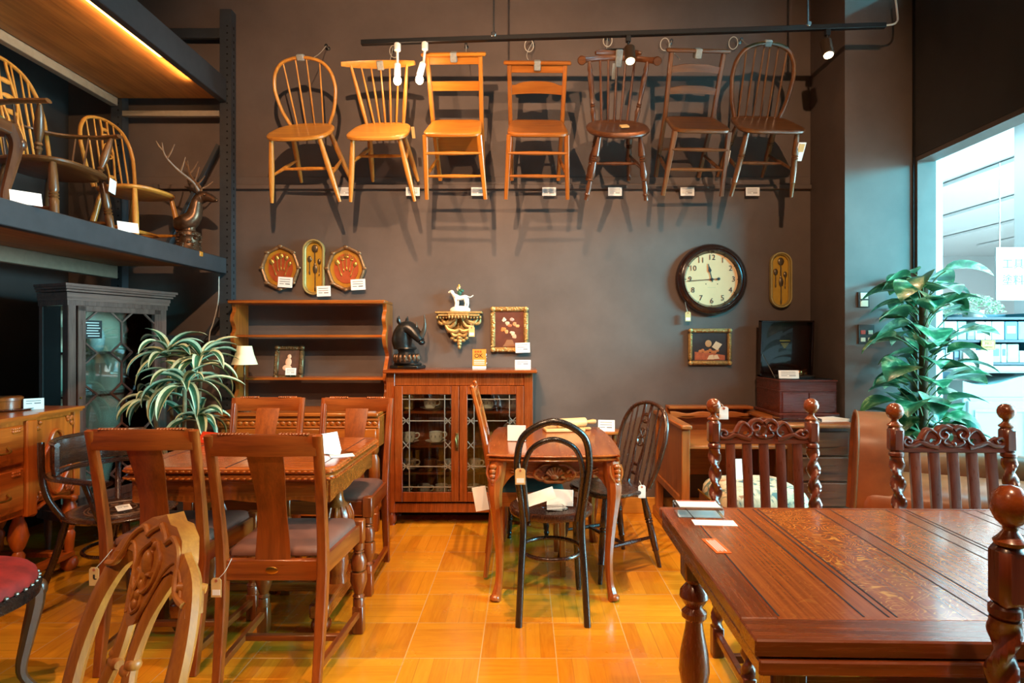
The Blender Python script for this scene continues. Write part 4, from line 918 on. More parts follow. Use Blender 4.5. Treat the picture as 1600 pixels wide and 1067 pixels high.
# deer bust
pb = tag(MB().box((0, 0, .016), (.24, .30, .032), .003).build('wooden_plinth', W('golden', 'X'), loc=(-2.25, 4.1, ZD), rot=(0, 0, .1)), 'flat wooden board under the deer bust on the rack deck', 'plinth')
db = thing('deer_bust', 'bronzed stag bust with branching antlers on a carved pedestal, on the rack deck', 'bust', (-2.26, 4.09, ZD + .033), R(8))
MB().lathe([(0, 0), (.085, 0), (.088, .015), (.075, .03), (.072, .06), (.062, .10), (.068, .115), (.075, .12), (.072, .14), (.05, .15), (0, .152)], seg=24).build('pedestal', BRONZE, db)
m = MB(); rnd = random.Random(3)
for k in range(70): a = rnd.uniform(0, 6.28); z = rnd.uniform(.02, .135); m.ball((.07 * math.cos(a), .07 * math.sin(a), z), rnd.uniform(.007, .013), 6, 5)
m.build('pedestal_carving', BRONZE, db)
m = MB(); deer = cr([V((-.085, 0, .20)), V((-.05, 0, .20)), V((-.01, 0, .21)), V((.03, 0, .25)), V((.045, 0, .31)), V((.055, 0, .355)), V((.09, 0, .385)), V((.13, -.015, .378)), V((.165, -.028, .365)), V((.185, -.034, .358))], 4)
wd = crv([.08, .11, .12, .10, .08, .07, .08, .058, .044, .03], 4); hd = crv([.07, .10, .14, .11, .09, .08, .08, .058, .042, .03], 4)
m.sweep(deer, wd, hd, up=(0, 1, 0), sec=14)
for sg in (-1, 1):
    m.sweep(cr([V((.065, sg * .03, .40)), V((.035, sg * .07, .425)), V((.01, sg * .10, .43))], 4), [.016, .028, .040, .048, .050, .046, .036, .020, .004], [.012] * 8 + [.004], up=(0, 0, 1), sec=8)
    m.ball((.115, -.012 + sg * .034, .392), .008, 8, 6)
m.ball((.188, -.035, .357), (.012, .013, .011), 8, 6)
m.lathe([(0, .148), (.045, .15), (.04, .17), (.05, .20), (0, .21)], seg=14).build('head', BRONZE, db)
m = MB()
for sg in (-1, 1):
    mainb = cr([V((.07, sg * .025, .42)), V((.045, sg * .06, .47)), V((-.02, sg * .13, .53)), V((-.07, sg * .19, .60)), V((-.085, sg * .20, .68))], 5)
    m.tube(mainb, [lerp(.012, .004, i / (len(mainb) - 1)) for i in range(len(mainb))], 7)
    for (i, q) in ((3, V((.07, .03 * sg, .06))), (9, V((.03, .0, .10))), (14, V((.05, .01 * sg, .09))), (17, V((-.03, .03 * sg, .05)))):
        a = mainb[i]; m.tube(cr([a, a + q * .5 + V((0, 0, -.008)), a + q], 4), [lerp(.007, .003, k / 8) for k in range(9)], 6)
m.build('antlers', plain('antler', '7A5A3E', .45, var=.3, vs=30), db)

# ------------------------------------------------------------------ striped dracaena
def leaf_strip(m, base, dirv, L, wmax, droop, up=V((0, 0, 1)), n=10, fold=.25, cols=(1, 0, 0, 1), twist=0.0):
    d = dirv.normalized(); side = d.cross(up)
    side = side.normalized() if side.length > .05 else V((1, 0, 0)); rows = []; p = V(base); ang = math.asin(max(-1, min(1, d.z))); hor = V((d.x, d.y, 0)); hor = hor.normalized() if hor.length > .01 else V((1, 0, 0))
    for i in range(n + 1):
        t = i / n; wq = wmax * (math.sin(math.pi * min(1, t * .93 + .07)) ** .75) * (1 - .25 * t) if i < n else .001
        dd = hor * math.cos(ang - droop * t) + V((0, 0, math.sin(ang - droop * t))); nn = side.cross(dd).normalized()
        sd = side * math.cos(twist * t) + nn * math.sin(twist * t)
        rows.append([p + sd * (-wq / 2) + nn * (wq * fold), p + sd * (-wq * .27) + nn * (wq * fold * .4), p, p + sd * (wq * .27) + nn * (wq * fold * .4), p + sd * (wq / 2) + nn * (wq * fold)])
        p = p + dd * (L / n)
    m.grid(rows, cols=list(cols))
DG = plain('leaf_deep_green', '2E5A40', .4, var=.3, vs=14); DC = plain('leaf_cream_edge', 'C8CFA8', .45, var=.1)
STEM = plain('cane', '8A7A58', .7, var=.2, vs=40); POT = plain('pot_dark', '2A2624', .5); SOIL = plain('soil', '2A1E16', .9)
dp = thing('dracaena_plant', 'striped dracaena plant with arching leaves between glazed cabinet and dresser', 'plant', (-2.15, 3.83, 0))
MB().lathe([(0, 0), (.12, 0), (.125, .01), (.155, .27), (.16, .30), (.145, .30), (.14, .27), (0, .26)], seg=24).build('pot', POT, dp)
MB().lathe([(0, .262), (.138, .262), (0, .275)], seg=20).build('soil', SOIL, dp)
heads = [((-.12, .04, 1.17), 17, .31), ((.10, .02, 1.13), 17, .31), ((.08, -.13, .99), 22, .36), ((-.15, -.06, .90), 15, .28), ((.12, -.06, .78), 14, .25)]
rnd = random.Random(11)
for (hx, hy, hz), n, L in heads:
    hp_ = V((hx, hy, hz)); MB().tube(cr([V((hx * .35, hy * .35, .26)), V((hx * .5, hy * .6, .5)), V((hx * .9, hy * .9, hz * .8)), hp_], 5), [.014] * 8 + [.012] * 8, 8).build('stem', STEM, dp)
    m = MB()
    for k in range(n):
        a = k * 2.4 + rnd.uniform(-.3, .3); el = lerp(1.25, -.05, (k / n) ** .8)
        m2 = V((math.cos(a) * math.cos(el), math.sin(a) * math.cos(el), math.sin(el)))
        if hy + m2.y * L > .12: m2.y *= .3
        leaf_strip(m, hp_ + V((0, 0, rnd.uniform(-.03, .02))), m2, L * rnd.uniform(.75, 1.08), .062 * rnd.uniform(.85, 1.2), rnd.uniform(1.2, 2.3), twist=rnd.uniform(-.5, .5))
    m.build('foliage', [DG, DC], dp, fix=False)
MB().tube(cr([P(342, 432, 4.3), P(341, 470, 4.32), P(333, 505, 4.33), P(328, 520, 4.33), P(326, 545, 4.33)], 6), .004, 6).build('hanging_wire', plain('wire_pale', 'B8B0A4', .6), rk).location = -V(rk.location)

# ------------------------------------------------------------------ carved balloon-back chair in the near left corner
bc = thing('carved_side_chair', 'pale carved chair with openwork back in the near left corner', 'chair')
PZ = W('pale', 'Z'); PX = W('pale', 'X')
def bp(x, z, dy=0.0): return V((x, .195 + .30 * (z - .45) + .06 * max(0, z - .75) + dy, z))
outl = [(-.155, .45), (-.19, .58), (-.215, .70), (-.205, .80), (-.165, .875), (-.11, .905)]
for sg in (-1, 1):
    full = [V((sg * .165, .30, 0)), V((sg * .165, .245, .2)), V((sg * .16, .195, .40))] + [bp(-sg * x * 1, z) for x, z in outl[0:]]
    pth = cr(full, 6); n = len(pth)
    MB().sweep(pth, [lerp(.034, .052, min(1, i / n * 1.2)) for i in range(n)], .030, up=(0, 1, 0), bev=.3).build('back_post', PZ, bc)
    ip = cr([bp(sg * .030, .47), bp(sg * .065, .57), bp(sg * .060, .66), bp(sg * .034, .74), bp(sg * .040, .81), bp(sg * .062, .855), bp(sg * .085, .888)], 6)
    MB().sweep(ip, .030, .022, up=(0, 1, 0), bev=.3).ball(bp(sg * .040, .735), (.016, .014, .012)).turned(bp(sg * .05, .722, -.002), bp(sg * .012, .722, -.002), [(0, .008), (.2, .011), (.8, .011), (1, .008)], 10).build('splat_strip', PZ, bc)
    MB().sweep(cr([V((sg * .19, -.20, .42)), V((sg * .205, -.225, .33)), V((sg * .195, -.205, .18)), V((sg * .19, -.20, .06)), V((sg * .20, -.225, 0))], 5), [lerp(.06, .028, min(1, i / 14)) for i in range(21)], up=(0, 1, 0), bev=.25).build('front_leg', PZ, bc)
    MB().beam((sg * .16, .20, .41), (sg * .19, -.20, .41), .024, .07).build('seat_rail', W('pale', 'Y'), bc)
MB().box((0, -.20, .41), (.36, .026, .07), .004).build('seat_rail', PX, bc); MB().box((0, .20, .41), (.30, .026, .07), .004).build('seat_rail', PX, bc)
MB().cushion(sup(.43, .42, 36, 5, .85, -.005), .44, .05, side=.012).build('cushion', plain('cushion_tan', '8A5A34', .7, var=.15), bc)
# crest with eared shoulders
co = [(-.205, .845), (-.185, .872), (-.165, .885), (-.150, .878), (-.135, .895), (-.125, .915), (-.10, .945), (-.06, .962), (-.03, .962), (0, .975), (.03, .962), (.06, .962), (.10, .945), (.125, .915), (.135, .895), (.150, .878), (.165, .885), (.185, .872), (.205, .845)]
inn = [(.175, .855), (.15, .882), (.12, .897), (.095, .897), (.066, .880), (.048, .850), (.036, .82), (.018, .797), (0, .79), (-.018, .797), (-.036, .82), (-.048, .850), (-.066, .880), (-.095, .897), (-.12, .897), (-.15, .882), (-.175, .855)]
mm = MB().prism(co + inn, .030); mm.move(lambda p: bp(p.x, p.y, .014 - p.z)); crs = mm.build('crest_rail', PX, bc, smooth=30)
m = MB()
for sg in (-1, 1):
    m.sweep(cr([bp(sg * x, z, -.018) for x, z in ((.19, .862), (.155, .868), (.135, .885), (.11, .925), (.07, .945), (.045, .935), (.03, .945), (0, .958))], 4), .012, .012, up=(0, 1, 0), sec=8)
    m.sweep(cr([bp(sg * x, z, -.018) for x, z in ((.012, .93), (.045, .905), (.04, .865), (.015, .85), (.012, .875), (.03, .88))], 4), .009, .012, up=(0, 1, 0), sec=8)
    m.sweep(cr([bp(sg * x, z, -.016) for x, z in ((.168, .866), (.145, .892), (.11, .912), (.083, .902), (.060, .876), (.044, .842), (.026, .808))], 4), .007, .008, up=(0, 1, 0), sec=8)
    m.turned(bp(sg * .150, .883, -.02), bp(sg * .178, .874, .02), [(0, .008), (.5, .012), (1, .008)], 10)
    m.sweep(cr([bp(sg * x, z, -.016) for x, z in ((.0, .812), (.020, .825), (.018, .845), (.028, .858))], 4), .008, .010, up=(0, 1, 0), sec=8)
for k in range(7): m.ball(bp(0, .825 + .016 * k, -.016), (.009 - .0006 * k, .008, .011), 8, 6)
m.ball(bp(0, .89, -.018), (.016, .010, .028)).build('carving', PX, crs)
bc.scale = (.86, 1, 1); pin(bc, bp(0, .965), P(272, 810, 1.15), (0, 0, R(-37)))

# ------------------------------------------------------------------ red velvet chair at the left edge
rc = thing('velvet_chair', 'red velvet round-seated chair with nail trim at the left frame edge', 'chair', (-1.925, 1.99, 0))
VELV = plain('red_velvet', '8E1E14', .75, var=.35, vs=18)
MB().cushion([(.26 * math.cos(a), .26 * math.sin(a)) for a in [2 * math.pi * i / 36 for i in range(36)]], .425, .075, side=.02).build('cushion', VELV, rc)
MB().lathe([(0, .375), (.24, .375), (.268, .39), (.272, .42), (.262, .43), (0, .43)], seg=40).build('seat_frame', W('ebony', 'X'), rc)
m = MB()
for k in range(44): a = 2 * math.pi * k / 44; m.ball((.262 * math.cos(a), .262 * math.sin(a), .436), (.008, .008, .007), 7, 5)
m.build('nail_trim', plain('nail_pewter', '6E6A62', .35, .8), rc)
for a in (-32, 58, 148, 238):
    d = V((math.cos(R(a)), math.sin(R(a)), 0)); b = d * .235
    MB().sweep(cr([b + V((0, 0, .40)), b + d * .035 + V((0, 0, .34)), b + d * .01 + V((0, 0, .2)), b - d * .01 + V((0, 0, .08)), b + d * .03], 5), [lerp(.06, .028, min(1, i / 16)) for i in range(21)], up=tuple(d), bev=.25).ball(b + d * .045 + V((0, 0, .36)), (.025, .025, .035)).build('leg', W('walnut', 'Z'), rc)

# ================================================================== pictures and ornaments on the back wall
def spoon(m, x, z, L, bw, y=-.004, ang=0.0, fork=False, mi=0):
    M = Matrix.Translation((x, y, z)) @ Matrix.Rotation(ang, 4, 'Y')
    if fork:
        for k in (-1, 0, 1): m.add(*_box8((k * bw * .34, 0, L * .42), (bw * .16, .004, L * .2)), mi=mi, M=M)
        m.ball((0, 0, L * .29), (bw * .5, .004, L * .06), 10, 6, mi, M)
    else: m.ball((0, 0, L * .36), (bw * .5, .006, L * .17), 12, 6, mi, M)
    m.add(*_box8((0, 0, -.02 * L), (bw * .16, .005, L * .5)), mi=mi, M=M); m.ball((0, 0, -.34 * L), (bw * .17, .004, L * .12), 8, 6, mi, M)
    return m
def _box8(c, s):
    return ([(c[0] + x * s[0] / 2, c[1] + y * s[1] / 2, c[2] + z * s[2] / 2) for x in (-1, 1) for y in (-1, 1) for z in (-1, 1)], [(0, 1, 3, 2), (4, 6, 7, 5), (0, 4, 5, 1), (2, 3, 7, 6), (0, 2, 6, 4), (1, 5, 7, 3)])
XZ = Matrix.Rotation(R(90), 4, 'X')      # outline xy -> wall plane xz, thickness towards -y
TERRA = plain('terracotta_panel', 'A8481C', .55, var=.12); GOLDP = plain('gold_panel', 'B07A1C', .5, var=.1); OLD = plain('spoon_pewter', '6A5A44', .35, .7); SPG = plain('spoon_gilt', 'C8A050', .35, .8)
OLIVE = plain('panel_mustard', 'B48A22', .55, var=.08); CRM = plain('frame_cream_gilt', 'B8A468', .4, .4)
def oval_frame(label, px, py, fork):
    t = thing('oval_plaque', label, 'plaque', P(px, py, YW - .002), group='oval gilt plaques above the dresser'); a_, b_ = .128, .148
    pts = [V(((a_ + .003 * math.cos(8 * q)) * math.cos(q), -.022, (b_ + .003 * math.cos(8 * q)) * math.sin(q))) for q in [2 * math.pi * i / 64 for i in range(64)]]
    m = MB().sweep(pts, .026, .034, up=(0, 1, 0), sec=8, closed=True)
    for k in range(8):
        q = 2 * math.pi * k / 8; m.ball(((a_ + .008) * math.cos(q), -.035, (b_ + .008) * math.sin(q)), (.018, .010, .012), 8, 6)
    m.build('frame', plain('frame_aged', '8E6C4A', .4, .45, var=.35, vs=50, bump=.4), t)
    MB().prism([(.118 * math.cos(q), .138 * math.sin(q)) for q in [2 * math.pi * i / 40 for i in range(40)]], .014, XZ).build('backing', GOLDP, t, smooth=0)
    MB().prism([(.088 * math.cos(q), .108 * math.sin(q)) for q in [2 * math.pi * i / 40 for i in range(40)]], .004, Matrix.Translation((0, -.014, 0)) @ XZ).build('panel', TERRA, t, smooth=0)
    for (x, z, L, bw, an) in ((-.05, .0, .13, .036, -.32), (-.022, .03, .12, .03, -.12), (.004, .045 if fork else .04, .13, .034, 0), (.034, .03, .12, .03, .2), (.05, -.01, .12, .026, .38)):
        spoon(MB(), x, z, L, bw, -.022, an, fork and abs(x) < .04).build('fork' if fork and abs(x) < .04 else 'spoon', SPG, t)
oval_frame('oval gilt plaque of spoons, left of the mustard tray on the wall', 440, 419, False)
oval_frame('oval gilt plaque of forks, right of the mustard tray on the wall', 542, 420, True)
def stad(w_, h_, n=16):
    r_ = w_ / 2; return [(r_ * math.cos(a), h_ / 2 - r_ + r_ * math.sin(a)) for a in [math.pi * i / n for i in range(n + 1)]] + [(r_ * math.cos(a), -h_ / 2 + r_ + r_ * math.sin(a)) for a in [math.pi + math.pi * i / n for i in range(n + 1)]]
def tray(label, px, py):
    t = thing('spoon_plaque', label, 'plaque', P(px, py, YW - .002), group='long mustard spoon plaques on the wall'); w_, h_ = .158, .405
    MB().sweep([V((x, -.02, z)) for x, z in stad(w_ - .012, h_ - .012)], .014, .038, up=(0, 1, 0), sec='rect', closed=True, bev=.25).sweep([V((x, -.016, z)) for x, z in stad(w_ - .034, h_ - .034)], .010, .022, up=(0, 1, 0), sec=8, closed=True).build('frame', CRM, t)
    MB().prism(stad(w_ - .02, h_ - .02), .008, XZ).build('panel', OLIVE, t, smooth=0)
    for (x, z, L, bw) in ((.004, .075, .17, .048), (-.034, .01, .14, .034), (.036, -.005, .13, .026), (.006, -.085, .20, .036)): spoon(MB(), x, z, L, bw, -.014).build('spoon', OLD, t)
tray('long mustard plaque with old spoons, between the oval plaques', 492, 418)
tray('long mustard plaque with old spoons, right of the wall clock', 1218, 438)
GC = 'white price cards hung on the wall ornaments'
card(.105, .075, 'white card at the lower right of the oval spoon plaque', P(445, 449, YW - .055), (0, R(4), 0), group=GC)
card(.10, .075, 'white card at the lower right of the long mustard plaque above the dresser', P(506, 463, YW - .055), (0, R(-2), 0), group=GC)
card(.105, .078, 'white card at the lower right of the oval fork plaque', P(560, 453, YW - .055), (0, R(-3), 0), group=GC)
card(.105, .072, 'white card hung at the lower right of the flower painting', P(817, 551, YW - .05), (0, R(-2), 0), group=GC)

# gilt bracket with figurine
gb_ = thing('wall_bracket', 'gilt carved wall bracket of leaves holding a white dog figurine', 'wall shelf', P(719, 489, YW))
m = MB().box((0, -.06, .0), (.335, .12, .016), .004).box((0, -.055, -.018), (.30, .11, .022), .006).box((0, -.085, -.012), (.16, .06, .03), .006)
for k in range(15): m.ball((-.155 + .022 * k, -.11 + (.02 if abs(k - 7) > 3 else -.005), -.034), (.010, .010, .013), 8, 6)
sh_ = m.build('shelf', GILT, gb_)
m = MB()
for sg in (-1, 1):
    for (pts, r_) in (([(.13, -.045), (.10, -.075), (.06, -.06), (.03, -.05)], .016), ([(.15, -.04), (.145, -.07), (.12, -.08), (.10, -.06)], .011), ([(.10, -.09), (.075, -.125), (.03, -.135), (.0, -.12)], .014), ([(.02, -.04), (.035, -.08), (.06, -.10), (.09, -.095)], .012), ([(.06, -.14), (.04, -.165), (.012, -.165)], .012)):
        m.tube(cr([V((sg * x, -.045 - .02 * math.cos(8 * x), z)) for x, z in pts], 5), [r_ * (.7 + .5 * math.sin(math.pi * k / (5 * (len(pts) - 1)))) for k in range(5 * (len(pts) - 1) + 1)], 8)
    for (x, z) in ((.05, -.185), (.028, -.20), (.10, -.08), (.075, -.135)): m.ball((sg * x, -.05, z), (.018, .014, .014), 8, 6)
for k in range(5): m.ball((0, -.05, -.16 - .022 * k), (.03 - .004 * k, .02, .018), 10, 6)
m.box((0, -.012, -.10), (.10, .02, .16), .005).build('carved_leaves', GILT, gb_)
hang_tag('kraft tag hanging from the gilt wall bracket', P(737, 526, YW - .09), w_=.042, h_=.075, mark='label', cord=[(-.01, .02, .11)])
fg = thing('dog_figurine', 'white china hound figurine with a small rider on the gilt bracket', 'figurine', P(719, 486, YW - .06)); fg.location.z = gb_.location.z + .008
PORC = plain('porcelain', 'F2EDE4', .25, coat=.3)
m = MB().ball((0, 0, .012), (.075, .035, .03), 16, 8)
m.move(lambda p: V((p.x, p.y, max(0, p.z))))
m.build('mound', PORC, fg)
m = MB(); m.sweep(cr([V((.055, 0, .105)), V((.035, 0, .104)), V((0, 0, .098)), V((-.03, 0, .105)), V((-.05, 0, .125)), V((-.062, 0, .142)), V((-.085, 0, .136))], 4), crv([.018, .034, .034, .042, .026, .028, .012], 4), crv([.02, .038, .036, .05, .028, .032, .014], 4), up=(0, 1, 0), sec=10)
for (x, y) in ((-.035, -.012), (-.022, .012), (.035, -.012), (.05, .012)): m.tube([V((x, y, .095)), V((x + .006, y, .06)), V((x, y, .025))], [.012, .008, .007], 8)
m.tube(cr([V((.055, 0, .108)), V((.075, 0, .105)), V((.095, 0, .118))], 4), .004, 6).ball((-.06, .016, .14), (.007, .005, .014), 8, 6).ball((-.06, -.016, .14), (.007, .005, .014), 8, 6).build('hound', PORC, fg)
MB().ball((-.005, .0, .135), (.016, .013, .022), 10, 6).ball((.008, .0, .15), (.02, .014, .014), 10, 6).build('rider_coat', plain('coat_green', '2E5A44', .4), fg)
MB().ball((-.008, 0, .172), (.010, .010, .012), 10, 6).tube(cr([V((-.015, 0, .15)), V((-.022, 0, .165)), V((-.012, 0, .18))], 3), .004, 6).build('rider_head', plain('flesh_china', 'E8C8A0', .4), fg)
MB().lathe([(.013, .178), (.012, .182), (.007, .184), (.006, .196), (0, .198)], (-.008, 0, 0), 12).build('rider_hat', plain('hat_straw', 'C8A850', .5), fg)

# paintings
fp = thing('flower_painting', 'gilt-framed painting of roses on a dark ground, beside the gilt bracket', 'painting', P(796, 550, YW - .02))
orn(frame(MB(), .275, .33, .034, .034), .275, .33, .034, .034, seed=5, step=.012, r_=.007).build('frame', GILT, fp)
cvs = MB().box((0, .004, .165), (.215, .006, .27)).build('canvas', plain('canvas_red', '5E2A18', .5, var=.3, vs=12), fp, smooth=0)
rnd = random.Random(8)
for i, (x, z, c) in enumerate(((-.035, .235, 'E8D0B0'), (-.015, .21, 'C8B090'), (.02, .235, 'C89888'), (.04, .205, 'D88858'), (.06, .19, 'E0A068'), (-.045, .165, 'D87838'), (-.02, .15, 'E09058'), (.02, .135, 'E8B898'), (.035, .115, 'D8A080'), (.0, .19, 'B86038'))):
    m = MB()
    for k in range(5): m.ball((x + rnd.uniform(-.008, .008), 0, z + rnd.uniform(-.008, .008)), (rnd.uniform(.008, .014), .002, rnd.uniform(.007, .012)), 9, 5)
    m.build('painted_rose', plain('rose_' + c, c, .6), cvs)
MB().prism([(-.05, .04), (.05, .04), (.035, .06), (.02, .09), (-.02, .09), (-.035, .06)], .002, XZ).build('painted_vase', plain('painted_vase', '8A5A3A', .6), cvs, smooth=0)
sp = thing('still_life_painting', 'small gilt-framed still life with a globe and papers, below the wall clock', 'painting', P(1109, 570, YW - .02))
orn(frame(MB(), .315, .265, .03, .034), .315, .265, .03, .034, seed=6, step=.03, r_=.006).build('frame', GILT, sp)
cvs = MB().box((0, .004, .132), (.262, .006, .212)).build('canvas', plain('canvas_night', '2E1E1A', .5, var=.35, vs=9), sp, smooth=0)
MB().prism([(-.11, .035), (.11, .035), (.11, .07), (.02, .085), (-.11, .095)], .001, XZ).build('painted_table', plain('painted_cloth', 'A8522C', .6, var=.3, vs=40), cvs, smooth=0)
MB().ball((-.01, 0, .155), (.024, .0015, .026), 16, 6).build('painted_globe', plain('painted_globe', 'C08A5A', .6), cvs)
MB().prism([(.015, .13), (.055, .105), (.09, .15), (.045, .172)], .002, XZ).prism([(-.02, .04), (.03, .04), (.025, .075), (-.005, .07)], .002, XZ).prism([(.03, .042), (.07, .045), (.055, .075), (.03, .07)], .002, XZ).build('painted_papers', plain('painted_paper', 'D8BC98', .6), cvs, smooth=0)
m = MB()
for k in range(8): m.ball((-.07 + .018 * k, 0, .098 + .008 * math.sin(k * 2)), (.013, .0015, .012), 9, 5)
m.build('painted_fruit', plain('painted_fruit', 'B86A34', .6), cvs)

# wall clock
ck = thing('wall_clock', 'round dark-framed wall clock with cream dial and large numerals', 'clock', P(1110, 437, YW))
CR_ = .258
m = MB(); M_ = Matrix.Rotation(R(90), 4, 'X')
m.lathe([(.18, 0), (CR_, 0), (CR_ + .002, .02), (CR_ - .004, .045), (CR_ - .018, .06), (CR_ - .034, .066), (CR_ - .040, .058), (CR_ - .052, .062), (CR_ - .058, .05), (.195, .038), (.19, .03)], seg=64, M=M_, cap=False)
m.build('case', plain('clock_wood', '2E1710', .22, coat=.6), ck)
DIAL = plain('dial_cream', 'DDB584', .5, var=.05, vs=6)
dl = MB().lathe([(0, .026), (.20, .026), (.20, .030), (0, .030)], seg=64, M=M_).build('dial', DIAL, ck, smooth=0)
for k in range(1, 13):
    a = R(90 - 30 * k); text(str(k), .055, INK, dl, (.158 * math.cos(a), -.0325, .158 * math.sin(a)), name='numeral')
m = MB()
for k in range(12): a = R(30 * k); m.ball((.187 * math.cos(a), -.031, .187 * math.sin(a)), (.003, .0015, .003), 8, 4)
for x in (-.042, .042): m.ball((x, -.031, -.034), (.004, .0015, .004), 8, 4)
m.build('minute_dots', INK, dl)
text('standard', .012, PRINT, dl, (0, -.0315, -.06)) if False else MB().box((0, -.0308, -.06), (.06, .0008, .004)).build('maker_line', plain('faint', 'C8AC80', .6), dl, smooth=0)
def hand(name, ang, L, w_, tail, spade, y):
    M = Matrix.Translation((0, y, 0)) @ Matrix.Rotation(ang, 4, 'Y'); m = MB(); m.add(*_box8((0, 0, (L - tail) / 2), (w_, .002, L + tail)), M=M)
    if spade: m.add([(-.012, 0, L * .55), (0, 0, L * .95), (.012, 0, L * .55), (0, 0, L * .42), (-.012, -.002, L * .55), (0, -.002, L * .95), (.012, -.002, L * .55), (0, -.002, L * .42)], [(0, 1, 2, 3), (7, 6, 5, 4), (0, 4, 5, 1), (1, 5, 6, 2), (2, 6, 7, 3), (3, 7, 4, 0)], M=M)
    m.build(name, INK, ck, smooth=0)
hand('hour_hand', R(-13), .115, .006, .02, True, -.036); hand('minute_hand', R(266), .18, .0035, .05, False, -.040)
MB().turned((0, -.03, 0), (0, -.044, 0), [(0, .010), (.8, .010), (1, .006)], 14).ball((.048, -.041, .003), (.012, .002, .010), 10, 6).build('hub', INK, ck)
hang_tag('kraft tag hanging below the left of the wall clock', P(1075, 502, YW - .05), rz=0, w_=.04, h_=.07, mark='label', cord=[(-.01, .01, .10), (-.02, .0, .14)])

# ------------------------------------------------------------------ bookcase with leaded doors
BZ, BX2 = W('dark_oak', 'Z'), W('dark_oak', 'X')
bk = thing('bookcase', 'oak bookcase with two leaded glass doors full of cups, against the wall', 'bookcase', (-.445, 4.28, 0))
o5 = V((.445, -4.28, 0))
def bx5(m, x0, x1, y0, y1, z0, z1, bev=.003): return m.box(V(((x0 + x1) / 2, (y0 + y1) / 2, (z0 + z1) / 2)) + o5, (x1 - x0, y1 - y0, z1 - z0), bev)
bx5(MB(), -.957, .085, 4.085, 4.435, 1.04, 1.063, .006).build('top_board', BX2, bk)
m = MB()
for (x0, x1) in ((-.943, -.885), (-.005, .055)): bx5(m, x0, x1, 4.135, 4.43, .09, 1.04)
bx5(m, -.885, -.005, 4.14, 4.165, .955, 1.04); bx5(m, -.885, -.005, 4.14, 4.165, .09, .165); bx5(m, -.885, -.005, 4.14, 4.42, .15, .17)
bx5(m, -.9, .01, 4.41, 4.425, .1, 1.04); m.build('carcase', BZ, bk, smooth=0)
for z in (.755, .52, .335): bx5(MB(), -.885, -.005, 4.20, 4.41, z, z + .018, .002).build('shelf', BX2, bk)
for (x0, x1) in ((-.885, -.445), (-.445, -.005)):
    m = MB(); g = .055
    bx5(m, x0 + .002, x0 + g, 4.125, 4.148, .167, .953); bx5(m, x1 - g, x1 - .002, 4.125, 4.148, .167, .953); bx5(m, x0 + g, x1 - g, 4.125, 4.148, .895, .953); bx5(m, x0 + g, x1 - g, 4.125, 4.148, .167, .232)
    d_ = m.build('door', BZ, bk, smooth=0)
    a, b, zl, zh = x0 + g, x1 - g, .232, .895
    MB().box(V(((a + b) / 2, 4.137, (zl + zh) / 2)) + o5, (b - a, .003, zh - zl)).build('glass_pane', GLASS, d_, smooth=0)
    l = MB(); xa, xb = a + .045, b - .045
    def lead(p, q): l.beam(V((p[0], 4.134, p[1])) + o5, V((q[0], 4.134, q[1])) + o5, .006, .005, (0, 1, 0))
    lead((xa, zl), (xa, zh)); lead((xb, zl), (xb, zh))
    zs_ = [.862, .715, .55, .405, .265]
    for z in zs_[:2] + zs_[3:]: lead((a, z), (b, z))
    for z in (.715, .55, .405):
        for (u, w_) in ((a, xa), (xb, b)): lead((u, z - .028), (w_ + (.02 if u == a else 0), z + .028)) if False else (lead((u, z - .025), (w_, z + .025)), lead((u, z + .025), (w_, z - .025)))
    l.build('lead_lattice', LEADCAME, d_, smooth=0)
    if x0 < -.6:
        h_ = MB().box(V((-.462, 4.122, .575)) + o5, (.022, .006, .12), .003).tube(cr([V((-.462, 4.12, .62)) + o5, V((-.468, 4.10, .60)) + o5, V((-.462, 4.095, .57)) + o5, V((-.458, 4.10, .54)) + o5, V((-.462, 4.12, .53)) + o5], 4), .006, 8).build('handle', plain('aged_brass', '7A5A30', .35, .8), d_)
for (x, y) in ((-.91, 4.17), (.02, 4.17), (-.91, 4.39), (.02, 4.39)): MB().turned(V((x, y, .10)) + o5, V((x, y, 0)) + o5, [(0, .028), (.2, .02), (.4, .03), (.75, .032), (.9, .022), (1, .024)], 12).build('foot', BZ, bk)
bx5(MB(), -.93, .04, 4.40, 4.43, 0, .09).build('plinth_back', plain('plinth_dark', '231510', .5), bk, smooth=0)
# cups and saucers inside
def cup_proto():
    r = thing('cup_and_saucer', 'x', 'cup')
    MB().lathe([(0, 0), (.03, 0), (.032, .004), (.062, .014), (.064, .017), (.03, .009), (0, .009)], seg=24).build('saucer', CHINA, r)
    c = MB().lathe([(0, .010), (.026, .010), (.036, .022), (.040, .045), (.040, .068), (.037, .068), (.036, .045), (.03, .022), (0, .018)], seg=24).build('cup', CHINA, r)
    MB().tube(cr([V((.038, 0, .06)), V((.058, 0, .062)), V((.066, 0, .048)), V((.056, 0, .032)), V((.038, 0, .028))], 4), .0045, 7).build('handle', CHINA, c)
    m = MB()
    for k in range(10): a = 2 * math.pi * k / 10; m.ball((.0395 * math.cos(a), .0395 * math.sin(a), .045), (.003, .003, .008), 6, 4)
    m.build('pattern_band', plain('pattern_grey', '8A8880', .5), c)
    return r
cp0 = cup_proto(); first = True
SH = {1: .774, 2: .539, 3: .354, 4: .171}
